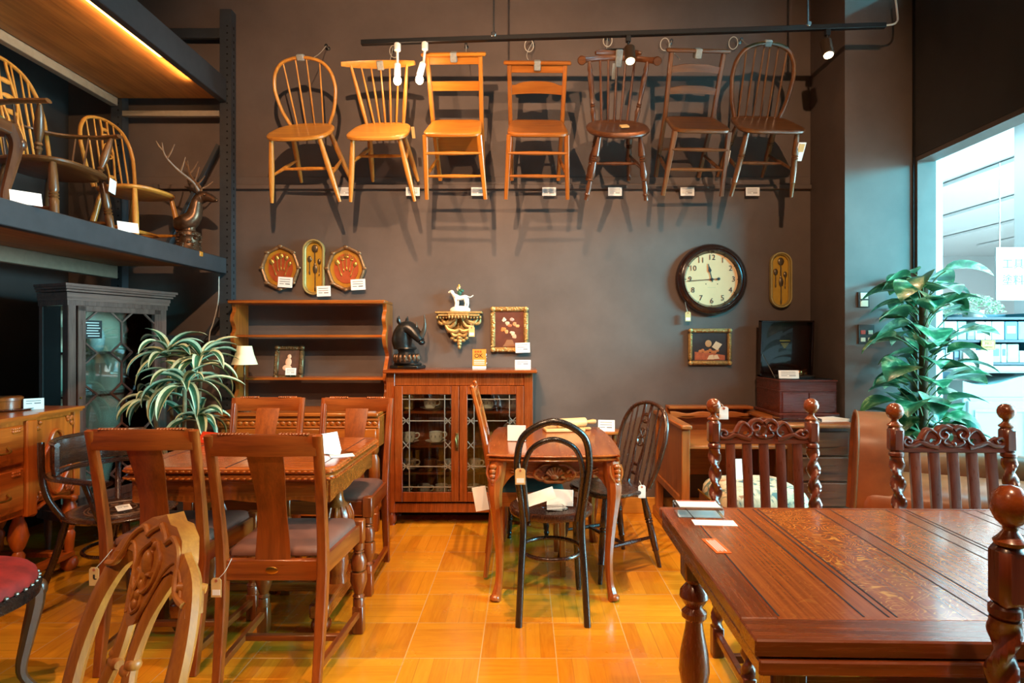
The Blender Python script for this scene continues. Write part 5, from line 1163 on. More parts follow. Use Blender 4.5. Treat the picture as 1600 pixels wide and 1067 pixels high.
cups = [(672, 1, 4.28, 'white cup and saucer on the top shelf behind the left bookcase door', 1.12), (712, 1, 4.30, 'white cup behind the middle stile, top shelf of the bookcase', 1.0), (762, 1, 4.28, 'white cup and saucer on the top shelf behind the right bookcase door', 1.15),
        (639, 2, 4.28, 'patterned cup and saucer on the second bookcase shelf, nearest the dresser', 1.1), (681, 2, 4.28, 'patterned cup and saucer on the second bookcase shelf, beside the door handle', 1.18),
        (641, 3, 4.29, 'patterned cup and saucer on the third bookcase shelf, nearest the dresser', 1.05), (703, 3, 4.29, 'cup half hidden by the middle stile on the third bookcase shelf', 1.0), (742, 3, 4.29, 'patterned cup on the third shelf behind the right bookcase door', 1.05),
        (631, 4, 4.31, 'low cup on the bottom bookcase shelf, nearest the dresser', .9), (690, 4, 4.29, 'white cup and saucer on the bottom shelf behind the left bookcase door, by the stile', 1.1), (741, 4, 4.30, 'white cup on the bottom shelf behind the right bookcase door', 1.05), (800, 1, 4.32, 'white cup at the far right of the top bookcase shelf', 1.0)]
for (px, s_, y, lab, k) in cups:
    c = cp0 if first else dup(cp0, lab); first = False
    c['label'] = lab; c['group'] = 'cups inside the bookcase'; c.location = (P(px, 0, y).x, y, SH[s_] + .0005); c.scale = (k, k, k); c.rotation_euler = (0, 0, R((px * 37) % 50 - 25))
def solo_cup(lab, px, s_, y, mat, nm='cup'):
    r = thing(nm, lab, 'cup', (P(px, 0, y).x, y, SH[s_] + .0005))
    MB().lathe([(0, 0), (.034, 0), (.044, .03), (.045, .07), (.041, .07), (.04, .03), (0, .008)], seg=24).build('body', mat, r)
    MB().tube(cr([V((.042, 0, .06)), V((.064, 0, .06)), V((.068, 0, .035)), V((.042, 0, .02))], 4), .005, 7).build('handle', mat, r)
solo_cup('brown cup between patterned cups on the third bookcase shelf', 672, 3, 4.29, CHINAB)
solo_cup('tan cup on the second shelf behind the right bookcase door', 766, 2, 4.29, plain('china_tan', 'C8A068', .3))
solo_cup('white cup on the bottom bookcase shelf, second from the dresser side', 662, 4, 4.31, CHINA)
jg = thing('teapot_box', 'yellow patterned tin on the top bookcase shelf, nearest the dresser', 'tin', (P(637, 0, 4.30).x, 4.30, SH[1] + .0005))
MB().box((0, 0, .055), (.085, .08, .11), .01).build('body', plain('tin_yellow', 'D8BC70', .4, var=.1), jg)
MB().box((0, 0, .116), (.06, .06, .012), .004).build('lid', plain('tin_lid', 'C8A850', .4), jg)
for k, (px, r_) in enumerate(((786, .085), (800, .07))):
    tag(MB().lathe([(0, 0), (r_ * .6, 0), (r_, .012), (r_, .016), (r_ * .6, .006), (0, .006)], seg=28).build('plate', CHINA, loc=(P(px, 0, 4.39).x, 4.375, SH[1 + k] + r_ + .002 + (0 if k == 0 else 0)), rot=(R(80), 0, 0)), ('large' if k == 0 else 'small') + ' white plate propped at the back of the ' + ('top' if k == 0 else 'second') + ' bookcase shelf', 'plate')

# rhino bust, sign, card on the bookcase
rh = thing('rhino_bust', 'dark bronze rhinoceros head bust on a plinth on the bookcase', 'bust', (P(637, 0, 4.28).x, 4.28, 1.0635), R(-18))
DBR = plain('dark_bronze', '2E2C2A', .3, .6, var=.35, vs=25)
MB().box((0, 0, .012), (.22, .13, .024), .006).box((0, 0, .032), (.17, .11, .018), .006).build('base', DBR, rh)
MB().box((-.02, -.062, .014), (.05, .006, .016), .002).build('name_plate', BRASS, rh)
MB().lathe([(.085, .04), (.09, .06), (.075, .085), (.055, .115), (.06, .13), (.075, .14), (.07, .15), (0, .155)], (-.01, 0, 0), 20).build('pedestal', DBR, rh)
m = MB()
for k in range(16): a = 2 * math.pi * k / 16; m.ball((-.01 + .082 * math.cos(a), .082 * math.sin(a), .075), (.014, .014, .03), 8, 6)
m.build('leaf_moulding', BRONZE, rh)
m = MB(); m.sweep(cr([V((-.04, 0, .14)), V((-.045, 0, .20)), V((-.03, 0, .255)), V((.0, 0, .285)), V((.045, 0, .262)), V((.08, 0, .225)), V((.105, 0, .195))], 5), crv([.12, .14, .13, .105, .085, .07, .05], 5), crv([.13, .16, .15, .13, .11, .095, .07], 5), up=(0, 1, 0), sec=16)
for sg in (-1, 1):
    m.sweep(cr([V((-.03, sg * .045, .305)), V((-.04, sg * .06, .335)), V((-.035, sg * .062, .37))], 4), [.014, .02, .026, .03, .03, .026, .02, .012, .003], [.02] * 8 + [.003], up=(0, 1, 0), sec=8); m.ball((.035, sg * .046, .275), (.012, .01, .01), 8, 6)
m.ball((.11, 0, .185), (.022, .03, .02), 10, 8).build('head', DBR, rh)
m = MB(); m.tube(cr([V((.095, 0, .215)), V((.125, 0, .26)), V((.135, 0, .31)), V((.13, 0, .375))], 5), [lerp(.026, .003, (i / 15) ** .8) for i in range(16)], 10).tube(cr([V((.055, 0, .262)), V((.068, 0, .29)), V((.07, 0, .325))], 5), [lerp(.018, .003, i / 10) for i in range(11)], 10); m.build('horns', plain('horn', '4A443C', .3, .3), rh)
ok = thing('shop_sign', 'orange upright OK sign standing on the bookcase', 'sign', (P(749, 0, 4.25).x, 4.25, 1.0635), R(-4))
MB().box((0, 0, .07), (.10, .004, .14), .001).build('acrylic_panel', ACRYL, ok, smooth=0)
sg_ = MB().box((0, -.003, .078), (.096, .002, .118)).build('printed_sheet', plain('sheet_orange', 'D08A34', .5), ok, smooth=0)
MB().box((0, -.003, .010), (.096, .002, .018)).build('white_strip', WHITE, ok, smooth=0)
text('OK', .042, plain('ok_ink', '2A1808', .5), ok, (-.004, -.0048, .090))
m = MB()
for x in (-.026, -.008, .010): m.box((x, -.0046, .120), (.013, .001, .014))
m.build('printed_marks', plain('ok_red', 'B0501A', .5), ok, smooth=0)
m = MB()
for k in range(3): m.box((0, -.0048, .060 - .013 * k), (.075, .001, .005))
m.build('printed_lines', WHITE, ok, smooth=0)
card(.11, .062, 'white folded card at the right end of the bookcase top', V((P(817, 0, 4.25).x, 4.25, 1.0635)), (0, 0, 0), lines=2, fold=.03)

# ================================================================== carved table in the middle and its chairs
MZ, MX, MY = W('mahogany', 'Z'), W('mahogany', 'X'), W('mahogany', 'Y')
ct = thing('carved_table', 'glossy carved table with cabriole legs and shell apron in the middle of the floor', 'table', (.145, 3.385, 0))
def wavy(w_, d_, g=0.0):
    out = []; a, b = w_ / 2 - g, d_ / 2 - g
    def seg(p0, p1, n, amp, nx, ny):
        for i in range(n):
            t = i / n; k = amp * math.sin(math.pi * t) ** 2 - .018 * (math.exp(-(t / .09) ** 2) + math.exp(-((1 - t) / .09) ** 2))
            out.append((lerp(p0[0], p1[0], t) + nx * k, lerp(p0[1], p1[1], t) + ny * k))
    seg((-a, -b), (a, -b), 24, .022, 0, -1); seg((a, -b), (a, b), 24, .012, 1, 0); seg((a, b), (-a, b), 24, .022, 0, 1); seg((-a, b), (-a, -b), 24, .012, -1, 0)
    return out
MB().slab(wavy(.66, .95), .715, .012, .004).slab(wavy(.66, .95, .012), .705, .010, .003).slab(wavy(.66, .95, .004), .697, .018, .007).build('tabletop', MY, ct)
ap = MB(); n = 40
xs = [lerp(-.255, .255, i / n) for i in range(n + 1)]
def apz(x, h): u = abs(x) / .255; return .60 - .035 * math.cos(math.pi * u * 1.0) * (1 if u < .5 else .4) + (-.075 * max(0, (u - .75) / .25) ** 1.5)
for sg in (-1, 1):
    ap.prism([(x, apz(x, 0)) for x in xs] + [(.255, .685), (-.255, .685)], .02, Matrix.Translation((0, sg * .405 + .01, 0)) @ Matrix.Rotation(R(90), 4, 'X'))
    ap.prism([(x * 1.55, apz(x, 0)) for x in xs] + [(.395, .685), (-.395, .685)], .02, Matrix.Translation((sg * .265 - .01, 0, 0)) @ Matrix.Rotation(R(90), 4, 'Z') @ Matrix.Rotation(R(90), 4, 'X'))
ap.build('apron', MX, ct, smooth=0)
cvm = MB()
for sg in (-1, 1):
    for (pts, r_) in (([(.03, .60), (.07, .585), (.10, .61), (.08, .635), (.06, .62)], .009), ([(.08, .60), (.13, .60), (.17, .625), (.21, .64)], .006), ([(.02, .66), (.06, .655), (.09, .63)], .008), ([(.0, .575), (.04, .575), (.065, .60)], .009)):
        cvm.tube(cr([V((sg * x, -.421, z)) for x, z in pts], 5), r_, 8)
    for k in range(9): cvm.ball((sg * (.095 + .014 * k), -.418, .615 + .004 * (k % 3)), (.012, .008, .008 - .0004 * k), 8, 6)
for k in range(7):
    a = R(20 + 140 * k / 6); cvm.tube([V((.006 * math.cos(a), -.424, .595)), V((.045 * math.cos(a), -.430, .61 + .04 * math.sin(a)))], [.005, .010], 8)
cvm.ball((0, -.424, .60), (.022, .012, .016), 10, 8); cvm.build('shell_carving', MX, ct)
for sx in (-1, 1):
    for sy in (-1, 1):
        d = V((sx * .55, sy, 0)).normalized(); b = V((sx * .275, sy * .41, 0))
        pts = cr([b + V((0, 0, .688)), b + V((0, 0, .62)) + d * .012, b + V((0, 0, .53)) + d * .03, b + V((0, 0, .40)) + d * .012, b + V((0, 0, .22)) - d * .012, b + V((0, 0, .09)) - d * .006, b + V((0, 0, .03)) + d * .014, b + d * .028], 5)
        wl = crv([.080, .076, .066, .050, .040, .034, .044, .05], 5)
        lg = MB().sweep(pts, wl, [q * .95 for q in wl], up=tuple(d), bev=.28).ball(b + d * .03 + V((0, 0, .018)), (.026, .026, .018)).build('leg', MZ, ct)
        m = MB()
        for k in range(5): m.ball(b + d * (.050 + .004 * math.sin(k)) + V((0, 0, .655 - .022 * k)), (.020 - .002 * k, .016, .014), 8, 6)
        for q in (-1, 1):
            s_ = d.cross(V((0, 0, 1))) * q; m.tube(cr([b + d * .035 + s_ * .03 + V((0, 0, .66)), b + d * .045 + s_ * .035 + V((0, 0, .62)), b + d * .052 + s_ * .012 + V((0, 0, .58))], 4), .007, 7)
        m.build('knee_carving', MZ, lg)
ZT = .7155
brd = tag(MB().box((0, 0, .009), (.24, .15, .018), .004).box((.14, 0, .009), (.06, .03, .016), .005).build('cutting_board', W('board', 'X'), loc=(.235, 3.70, ZT), rot=(0, 0, .12)), 'pale wooden board under the rolling pin on the carved table', 'board')
rp = thing('rolling_pin', 'pale wooden rolling pin lying on the board on the carved table', 'rolling pin', (.285, 3.70, ZT + .0185), R(14), None)
rp.rotation_euler = (0, 0, R(20))
MB().turned((-.095, 0, .0285), (.095, 0, .0285), [(0, .022), (.03, .028), (.97, .028), (1, .022)], 18).build('roller', W('board', 'X'), rp)
for sg in (-1, 1): MB().turned((sg * .094, 0, .0285), (sg * .165, 0, .0285), [(0, .010), (.3, .011), (.7, .015), (.95, .012), (1, .006)], 12).build('handle', W('board', 'X'), rp)
cs2 = thing('card_stand', 'clear acrylic stand with white card near the left corner of the carved table', 'card stand', (-.045, 3.30, ZT), R(-8))
MB().box((0, 0, .045), (.10, .002, .085), .0005).build('card', WHITE, cs2, smooth=0); MB().box((0, .03, .002), (.10, .06, .003)).build('acrylic_base', ACRYL, cs2, smooth=0)
ab = tag(MB().box((0, 0, .055), (.003, .11, .11)).build('acrylic_holder', ACRYL, loc=(-.105, 3.50, ZT), rot=(0, .12, .1)), 'thin clear acrylic holder standing at the left rear of the carved table', 'holder')

# bentwood chair with its back towards us
EZ = W('ebony', 'Z'); EX = W('ebony', 'X')
bw_ = thing('bentwood_chair', 'black bentwood chair with double hoop back, in front of the carved table', 'chair', (.125, 2.90, 0), R(180))
def bent(pts, n=8): return cr([V(p) for p in pts], n)
hoop = bent([(-.152, .215, 0), (-.142, .19, .22), (-.132, .165, .44), (-.150, .205, .62), (-.158, .235, .74), (-.125, .262, .855), (0, .275, .915), (.125, .262, .855), (.158, .235, .74), (.150, .205, .62), (.132, .165, .44), (.142, .19, .22), (.152, .215, 0)])
BR1 = W('bent', 'Z')
MB().tube(hoop, .0155, 12).build('outer_hoop', EZ, bw_)
MB().tube(bent([(-.112, .165, .455), (-.124, .19, .58), (-.128, .225, .70), (-.092, .25, .795), (0, .26, .835), (.092, .25, .795), (.128, .225, .70), (.124, .19, .58), (.112, .165, .455)]), .012, 10).build('inner_hoop', EZ, bw_)
MB().lathe([(0, .445), (.175, .445), (.195, .452), (.20, .465), (.196, .48), (.182, .484), (.17, .478), (0, .476)], (0, 0, 0), 36).build('seat', BR1, bw_)
for sg in (-1, 1): MB().tube(bent([(sg * .125, -.125, .45), (sg * .135, -.15, .24), (sg * .15, -.19, 0)]), [.0165] * 8 + [.015] * 8 + [.013], 10).build('front_leg', EZ, bw_)
MB().sweep([V((.145 * math.cos(a), .155 * math.sin(a) + .005, .275)) for a in [2 * math.pi * i / 40 for i in range(40)]], .020, .020, up=(0, 0, 1), sec=10, closed=True).build('ring_stretcher', BR1, bw_)
hang_tag('kraft tag with blue label hanging from the bentwood chair back', P(813, 757, 2.63), w_=.044, h_=.07, mark='label', cord=[(-.004, .03, .09), (-.01, .05, .13)])
card(.125, .075, 'white card propped on the seat of the bentwood chair', (.165, 2.87, .4845), (R(-14), 0, R(-10)), lines=0)
lt = tag(MB().box((0, 0, .0), (.17, .002, .055)).build('long_tag', WHITE, loc=P(838, 778, 2.74), rot=(R(-30), R(-17), R(5))), 'long white paper tag slanting across the bentwood chair seat', 'paper tag')
tag(MB().box((0, 0, .008), (.10, .08, .012), .002).build('acrylic_block', ACRYL, loc=(.14, 2.80, .4845), rot=(0, 0, .3)), 'small clear acrylic block on the bentwood chair seat', 'block')

# dark wheelback windsor on the right of the table
wb2 = windsor('wheelback_chair', 'dark wheelback chair at the right side of the carved table', 'bent', w=.43, d=.40, zs=.45, zt=.90, hw=.20, hb=.155, rec=.13, nsp=7, prof=RINGED, fx=.205, fy=.205, rx=.165, ry=.225, wheel=True, fan=.8, hoop=.014)
wb2.location = (.475, 3.43, 0); wb2.rotation_euler = (0, 0, R(-62))
hang_tag('white tag with blue dot tied to the rear leg of the dark wheelback chair', P(1003, 778, 3.30), w_=.04, h_=.07, mark='label', cord=[(-.01, .02, .09)], mat=WHITE)
# ladder chair seen edge-on on the left of the table
ec = thing('side_chair', 'slim side chair with green seat seen edge-on at the left of the carved table', 'chair', (.035, 3.40, 0), R(92.3)); pin(ec, (-.18, .305, 1.0), P(738, 606, 3.22), (0, 0, R(92.3)))
for sg in (-1, 1):
    MB().sweep(cr([V((sg * .18, .235, 0)), V((sg * .18, .205, .25)), V((sg * .18, .20, .46)), V((sg * .18, .245, .75)), V((sg * .18, .305, 1.0))], 5), [.036] * 21, crv([.026, .034, .038, .030, .022], 5), up=(0, 1, 0), bev=.25).ball((sg * .18, .307, 1.005), (.018, .014, .012), 10, 6).build('back_post', MZ, ec)
    MB().sweep([V((sg * .19, -.17, .40)), V((sg * .19, -.175, 0))], [.036, .028], up=(0, 1, 0)).build('front_leg', MZ, ec); MB().beam((sg * .18, .20, .41), (sg * .19, -.17, .41), .024, .075).build('seat_rail', MY, ec)
for z in (.58, .72, .86, .965): MB().box((0, .198 + .045 * (z - .46) / .29 if z < .75 else .243 + .06 * (z - .75) / .25, z), (.35, .016, .05), .004).build('slat', MX, ec)
for y in (.20, -.17): MB().box((0, y, .41), (.36, .024, .075), .003).build('seat_rail', MX, ec)
MB().cushion(rrect(.38, .37, .03), .447, .04).build('cushion', plain('green_dark_cloth', '22382E', .75, var=.15), ec)
tag(MB().box((0, 0, 0), (.07, .002, .125), .0004).build('price_sheet', WHITE, loc=P(751, 779, 3.14), rot=(0, R(-10), 0)), 'white price sheet hanging at the left leg of the carved table', 'price sheet')
# small stool with a card behind the wheelback chair
ss = thing('plant_stand', 'small dark wooden stand with a white card, behind the dark wheelback chair', 'stand', (.555, 4.12, 0))
MB().slab(sup(.20, .20, 28, 2), .655, .022, .005).build('top', W('oak', 'X'), ss)
for k in range(3):
    a = R(90 + 120 * k); MB().turned((.05 * math.cos(a), .05 * math.sin(a), .64), (.11 * math.cos(a), .11 * math.sin(a), 0), RINGED, 10).build('leg', W('oak', 'Z'), ss)
card(.11, .075, 'white card on the small stand behind the dark wheelback chair', (.545, 4.06, .6555), (R(-10), 0, R(-8)), lines=3)
# dark turned stool under the rear of the table
ts = thing('turned_stool', 'dark turned-leg stool half hidden behind the carved table', 'stool', (.02, 3.98, 0))
MB().slab(sup(.30, .24, 28, 5), .40, .03, .006).build('seat', EX, ts)
for sx in (-1, 1):
    for sy in (-1, 1): MB().turned((sx * .11, sy * .085, .38), (sx * .12, sy * .09, 0), BALUS, 12).build('leg', EZ, ts)

# ================================================================== right side: desk, gramophone, plant, sofa
KZ, KX, KY = W('desk', 'Z'), W('desk', 'X'), W('desk', 'Y')
dk = thing('writing_desk', 'brown writing desk with raised left side and drawer pedestal, against the back wall', 'desk', (1.46, 4.05, 0))
o6 = V((-1.46, -4.05, 0))
def bx6(m, x0, x1, y0, y1, z0, z1, bev=.004): return m.box(V(((x0 + x1) / 2, (y0 + y1) / 2, (z0 + z1) / 2)) + o6, (x1 - x0, y1 - y0, z1 - z0), bev)
bx6(MB(), .935, 1.005, 3.64, 4.43, .725, .755, .008).build('side_ledge', KY, dk)
m = MB(); bx6(m, .945, .995, 3.66, 3.72, .06, .725); bx6(m, .945, .995, 4.36, 4.42, .06, .725); bx6(m, .955, .985, 3.72, 4.36, .30, .725); bx6(m, .945, .995, 3.72, 4.36, .26, .31); m.build('side_panel', KZ, dk, smooth=0)
bx6(MB(), .93, 1.02, 3.62, 4.43, .0, .07, .01).build('sledge_base', KY, dk)
bx6(MB(), 1.0, 1.60, 3.70, 4.40, .60, .622, .005).build('writing_surface', KX, dk)
bx6(MB(), 1.0, 1.60, 4.36, 4.385, .30, .60, .003).build('back_panel', KX, dk)
m = MB(); bx6(m, 1.02, 1.62, 4.38, 4.42, .62, .79, .004); bx6(m, 1.02, 1.62, 4.30, 4.42, .775, .795, .005); m.sweep([V((x, 4.31, .735 + .008 * math.cos(30 * x))) + o6 for x in [lerp(1.03, 1.61, i / 20) for i in range(21)]], .02, .035, up=(0, 0, 1)); bx6(m, 1.02, 1.62, 4.30, 4.40, .715, .730, .004); m.build('gallery', KX, dk, smooth=0)
m = MB(); bx6(m, 1.60, 1.99, 3.70, 4.42, .06, .735); bx6(m, 1.59, 2.0, 3.68, 4.43, 0, .07, .008); m.build('pedestal', W('walnut', 'Z'), dk, smooth=0)  # dark brown wood for pedestal and drawers, deepened to carry their shade
bx6(MB(), 1.58, 2.01, 3.64, 4.43, .735, .76, .008).build('pedestal_top', KX, dk)
for k in range(4):
    z0 = .565 - .155 * k; q = MB(); bx6(q, 1.625, 1.965, 3.682, 3.702, z0, z0 + .145, .006); d_ = q.build('drawer', W('walnut', 'X'), dk)
    q = MB(); q.prism(stad(.04, .20), .012, Matrix.Translation(V((1.795, 3.682, z0 + .075)) + o6) @ XZ @ Matrix.Rotation(R(90), 4, 'Z')); q.build('handle', W('walnut', 'X'), d_)
pp = thing('papers', 'loose white papers on the right end of the writing desk', 'papers', (1.90, 3.82, .7605), R(8))
for k in range(3): MB().box((.02 * k, .015 * k, .001 + .003 * k), (.20, .14, .002)).build('sheet', WHITE, pp, smooth=0, rot=(0, 0, .08 * k))
tag(MB().box((0, 0, .012), (.24, .16, .022), .002).build('acrylic_case', ACRYL, loc=(1.70, 3.80, .7605), rot=(0, 0, -.05)), 'clear flat acrylic case beside the papers on the desk', 'case')
# gramophone
GZ, GX = W('redwood', 'Z'), W('redwood', 'X')
gm = thing('gramophone', 'table gramophone with raised lid and red-brown case on the desk', 'gramophone', (1.865, 4.20, .7605))
GW, GD = .375, .40
m = MB().box((0, 0, .012), (GW + .03, GD + .03, .024), .006).box((0, 0, .13), (GW, GD, .215), .003); m.build('case', GX, gm, smooth=0)
MB().box((0, 0, .235), (GW + .012, GD + .012, .012), .003).box((0, 0, .168), (GW + .008, GD + .008, .006), .002).build('moulding', GX, gm, smooth=0)
for sg in (-1, 1):
    d_ = MB().box((sg * .088, -GD / 2 - .004, .092), (.168, .010, .130), .003).build('door', GX, gm, smooth=0)
    MB().turned((sg * .022, -GD / 2 - .008, .105), (sg * .022, -GD / 2 - .024, .105), [(0, .004), (.4, .005), (.7, .009), (1, .006)], 12).build('knob', plain('ivory', 'E8DCC0', .3), d_)
MB().box((0, -.005, .243), (GW - .03, GD - .05, .006)).build('deck', plain('deck_black', '15100E', .35), gm, smooth=0)
MB().lathe([(0, .247), (.135, .247), (.137, .258), (.13, .262), (0, .262)], (-.01, -.0, 0), 36).build('turntable', plain('felt_black', '1A1614', .7), gm)
MB().tube(cr([V((.13, .12, .25)), V((.13, .12, .285)), V((.12, .09, .30)), V((.06, -.01, .295)), V((.02, -.05, .285))], 6), [.014] * 12 + [.012] * 12 + [.010], 10).ball((.01, -.06, .275), (.026, .012, .026), 14, 8).build('tone_arm', plain('copper', 'C88A58', .2, 1.0), gm)
lid = MB()
lid.box((0, -.0, .0), (GW, .012, GD), .002)
for sg in (-1, 1): lid.box((sg * (GW / 2 - .006), -.025, 0), (.012, .05, GD), .002)
for sg in (-1, 1): lid.box((0, -.025, sg * (GD / 2 - .006)), (GW, .05, .012), .002)
ld = lid.build('lid', plain('lid_dark', '1C0F0C', .22, coat=.5), gm, smooth=0); ld.location = (0, GD / 2 - .03, .245 + GD / 2); ld.rotation_euler = (R(4), 0, 0)
m = MB()
for k in range(4): m.box((0, -.0075, .035 - .010 * k), (.055 - .013 * k, .001, .004))
m.box((0, -.0075, .055), (.075, .001, .008)).build('gold_crest', BRASS, ld, smooth=0)
MB().tube([V((-GW / 2 + .02, -.08, .245)), V((-GW / 2 + .012, GD / 2 - .09, .40))], .003, 6).build('lid_stay', CHROME, gm)
card(.13, .055, 'white card on the deck of the open gramophone', V((1.76, 4.05, 1.0085)), (R(-12), 0, R(-6)), lines=3)

# tapestry stool at the desk
TAP = NT('tapestry'); oc = TAP.coord(); f = TAP.noise(oc, 16, 3, .6, 1.5); g = TAP.noise(TAP.mapping(oc, (1, 1, 1), (3, 1, 2)), 11, 2)
c_ = TAP.ramp(f, [(.38, lin('4E6E6A')), (.46, lin('B8A888')), (.60, lin('D0BE9C')), (.68, lin('9A6A4A'))]); c_ = TAP.mix(TAP.ramp(g, [(.6, (0, 0, 0)), (.66, (1, 1, 1))]), c_, lin('3E5A5E')); TAP.set(Base_Color=c_, Roughness=.85)
tp = thing('tapestry_stool', 'stool with domed floral tapestry seat in front of the desk', 'stool', (1.165, 3.10, 0))
MB().box((0, 0, .42), (.44, .40, .06), .006).build('seat_frame', W('barley', 'X'), tp)
MB().cushion(sup(.45, .41, 40, 5), .452, .105, side=.02).build('cushion', TAP.mat, tp)
m = MB()
for k in range(26): m.ball((-.215 + .0172 * k, -.206, .456), (.006, .004, .006), 6, 5)
for sg in (-1, 1):
    for k in range(22): m.ball((sg * .226, -.19 + .018 * k, .456), (.004, .006, .006), 6, 5)
m.build('nail_trim', BRASS, tp)
for sx in (-1, 1):
    for sy in (-1, 1): MB().twist((sx * .195, sy * .175, .40), (sx * .195, sy * .175, .02), .022, 2.5, 36, 12).ball((sx * .195, sy * .175, .02), (.026, .026, .02)).build('leg', W('barley', 'Z'), tp)
card(.075, .11, 'white upright card on the domed tapestry stool', (1.075, 3.10, .548), (R(-10), 0, 0), lines=0)

# pothos on a moss pole
GRN = NT('pothos_leaf'); oc = GRN.coord(); f = GRN.noise(oc, 9, 4, .6, 1.0); gg = GRN.ramp(f, [(.36, lin('17492F')), (.51, lin('2F7149')), (.59, lin('7CA87A')), (.68, lin('CCD4B0'))]); GRN.set(Base_Color=gg, Roughness=.35, Coat_Weight=.15)
pt = thing('pothos_plant', 'tall leafy climbing plant on a moss pole by the shop opening', 'plant', (2.40, 3.66, 0))
MB().lathe([(0, 0), (.105, 0), (.11, .01), (.135, .25), (.14, .27), (.128, .27), (.122, .24), (0, .235)], seg=24).build('pot', POT, pt)
MB().lathe([(0, .237), (.12, .237), (0, .25)], seg=20).build('soil', SOIL, pt)
MB().tube([V((0, 0, .235)), V((0, 0, 1.0)), V((.0, 0, 1.62))], .024, 10).build('moss_pole', plain('moss', '5A3E26', .9, var=.3, vs=60, bump=.6), pt)
m = MB(); rnd = random.Random(21); leaves = []
for k in range(88):
    z = lerp(.40, 1.66, (k + .5) / 88); a = k * 2.4 + rnd.uniform(-.4, .4)
    rad = rnd.uniform(.10, .19) * (1 if z < 1.5 else .75); d = V((math.cos(a), math.sin(a), 0))
    if d.y > 0: rad *= .75
    if d.x > 0.2 and d.y > -.2: rad *= .8
    b = V((0, 0, z)) + d * rad + V((0, 0, rnd.uniform(.02, .06)))
    m.tube(cr([V((0, 0, z - .07)) + d * .02, V((0, 0, z - .0)) + d * rad * .6, b], 4), .0035, 5); leaves.append((b, d, rnd.uniform(.19, .29)))
m.build('stems', plain('vine_stem', '5A6E3E', .6), pt)
def heart(m, b, d, L, el, tilt):
    hor = V((d.x, d.y, 0)).normalized(); side0 = hor.cross(V((0, 0, 1))); rows = []; N = 9; ang = el
    prof = [.02, .62, .92, 1.0, .95, .84, .68, .48, .26, .0]; p = V(b) - hor * .015
    for i in range(N + 1):
        t = i / N; an = ang - 1.1 * t; dd = hor * math.cos(an) + V((0, 0, math.sin(an))); nn = side0.cross(dd); sd = side0 * math.cos(tilt) + nn * math.sin(tilt); n2 = sd.cross(dd).normalized()
        wq = L * .72 * prof[i] / 2
        rows.append([p - sd * wq + n2 * (wq * .22), p - sd * wq * .5 + n2 * (wq * .16), p, p + sd * wq * .5 + n2 * (wq * .16), p + sd * wq + n2 * (wq * .22)])
        p = p + dd * (L / N)
    rows = [[V((q.x, min(q.y, .285), q.z)) for q in r_] for r_ in rows]
    m.grid(rows)
m = MB()
for (b, d, L) in leaves: heart(m, b, d, L, rnd.uniform(-.2, .75), rnd.uniform(-.5, .5))
m.build('foliage', GRN.mat, pt, fix=False)

# wall switches on the column
YC = 3.97
for (px, py, w_, h_, n, lab) in ((1349, 468, .075, .10, 2, 'upper wall switch plate on the column behind the plant'), (1353, 522, .105, .125, 4, 'lower wall switch panel with four buttons on the column')):
    sw = thing('wall_switch', lab, 'switch', P(px, py, YC - .001), group=None)
    MB().box((0, -.004, 0), (w_, .010, h_), .002).build('plate', plain('switch_dark', '3A3430', .4), sw)
    for k in range(n):
        x = (0 if n == 2 else (-.024 + .048 * (k % 2))); z = ((.024 - .05 * k) if n == 2 else (.0 - .048 * (k // 2) + .012))
        MB().box((x, -.010, z), (.05 if n == 2 else .03, .004, .04 if n == 2 else .026), .001).build('button', plain('button_red', 'B8483A', .4) if (n == 4 and k == 0) else plain('button_cream', 'D8CCB0', .4), sw)

# leather sofa
LE = plain('tan_leather', '8C4624', .34, var=.3, vs=7, bump=.06)
sf = thing('leather_sofa', 'tan leather armless sofa with high curved back at its left end', 'sofa', (2.31, 3.18, 0))
o7 = V((-2.15, -3.27, 0))
prof_ = cr([V((y, z, 0)) for y, z in ((3.02, .30), (3.0, .52), (3.02, .72), (3.08, .82), (3.2, .875), (3.36, .875), (3.48, .82), (3.53, .70), (3.54, .50), (3.54, .30))], 5)
m = MB(); rows = []
for x, g in ((1.70, .05), (1.685, .02), (1.69, .0), (1.74, -.0), (1.83, .0), (1.86, .015), (1.865, .05)):
    rows.append([V((x + (.05 * (p.y - .5)), 3.27 + (p.x - 3.27) * (1 - g * 1.5), .30 + (p.y - .30) * (1 - g * .6))) + o7 for p in prof_])
m.grid(rows); m.add([V(p) for p in rows[0]], [tuple(range(len(rows[0])))]); m.add([V(p) for p in rows[-1]], [tuple(range(len(rows[-1])))[::-1]])
bk_ = m.build('back', LE, sf)
MB().tube(rows[2], .007, 8).build('piping', plain('leather_piping', '7A4626', .4), bk_)
MB().box(V((2.20, 3.24, .20)) + o7, (.98, .50, .24), .03).build('base', LE, sf)
MB().cushion([(p[0] + 2.2 - 2.15, p[1] + 3.25 - 3.27) for p in rrect(.98, .52, .05)], .32, .24, side=.14).build('seat_cushion', LE, sf)
m = MB(); m.sweep([V((1.90, 3.53, .54)) + o7, V((2.3, 3.54, .565)) + o7, V((2.70, 3.52, .55)) + o7], [.12, .13, .12], [.20, .21, .20], up=(0, 0, 1), sec=16).build('side_bolster', LE, sf)
pin(sf, (-.45, -.27, 0), (1.66, 3.03, 0), (0, 0, R(-25)))
for (x, y) in ((1.75, 3.04), (2.62, 3.04), (1.75, 3.46), (2.62, 3.46)): MB().turned(V((x, y, .09)) + o7, V((x, y, 0)) + o7, [(0, .025), (1, .018)], 10).build('foot', W('ebony', 'Z'), sf)

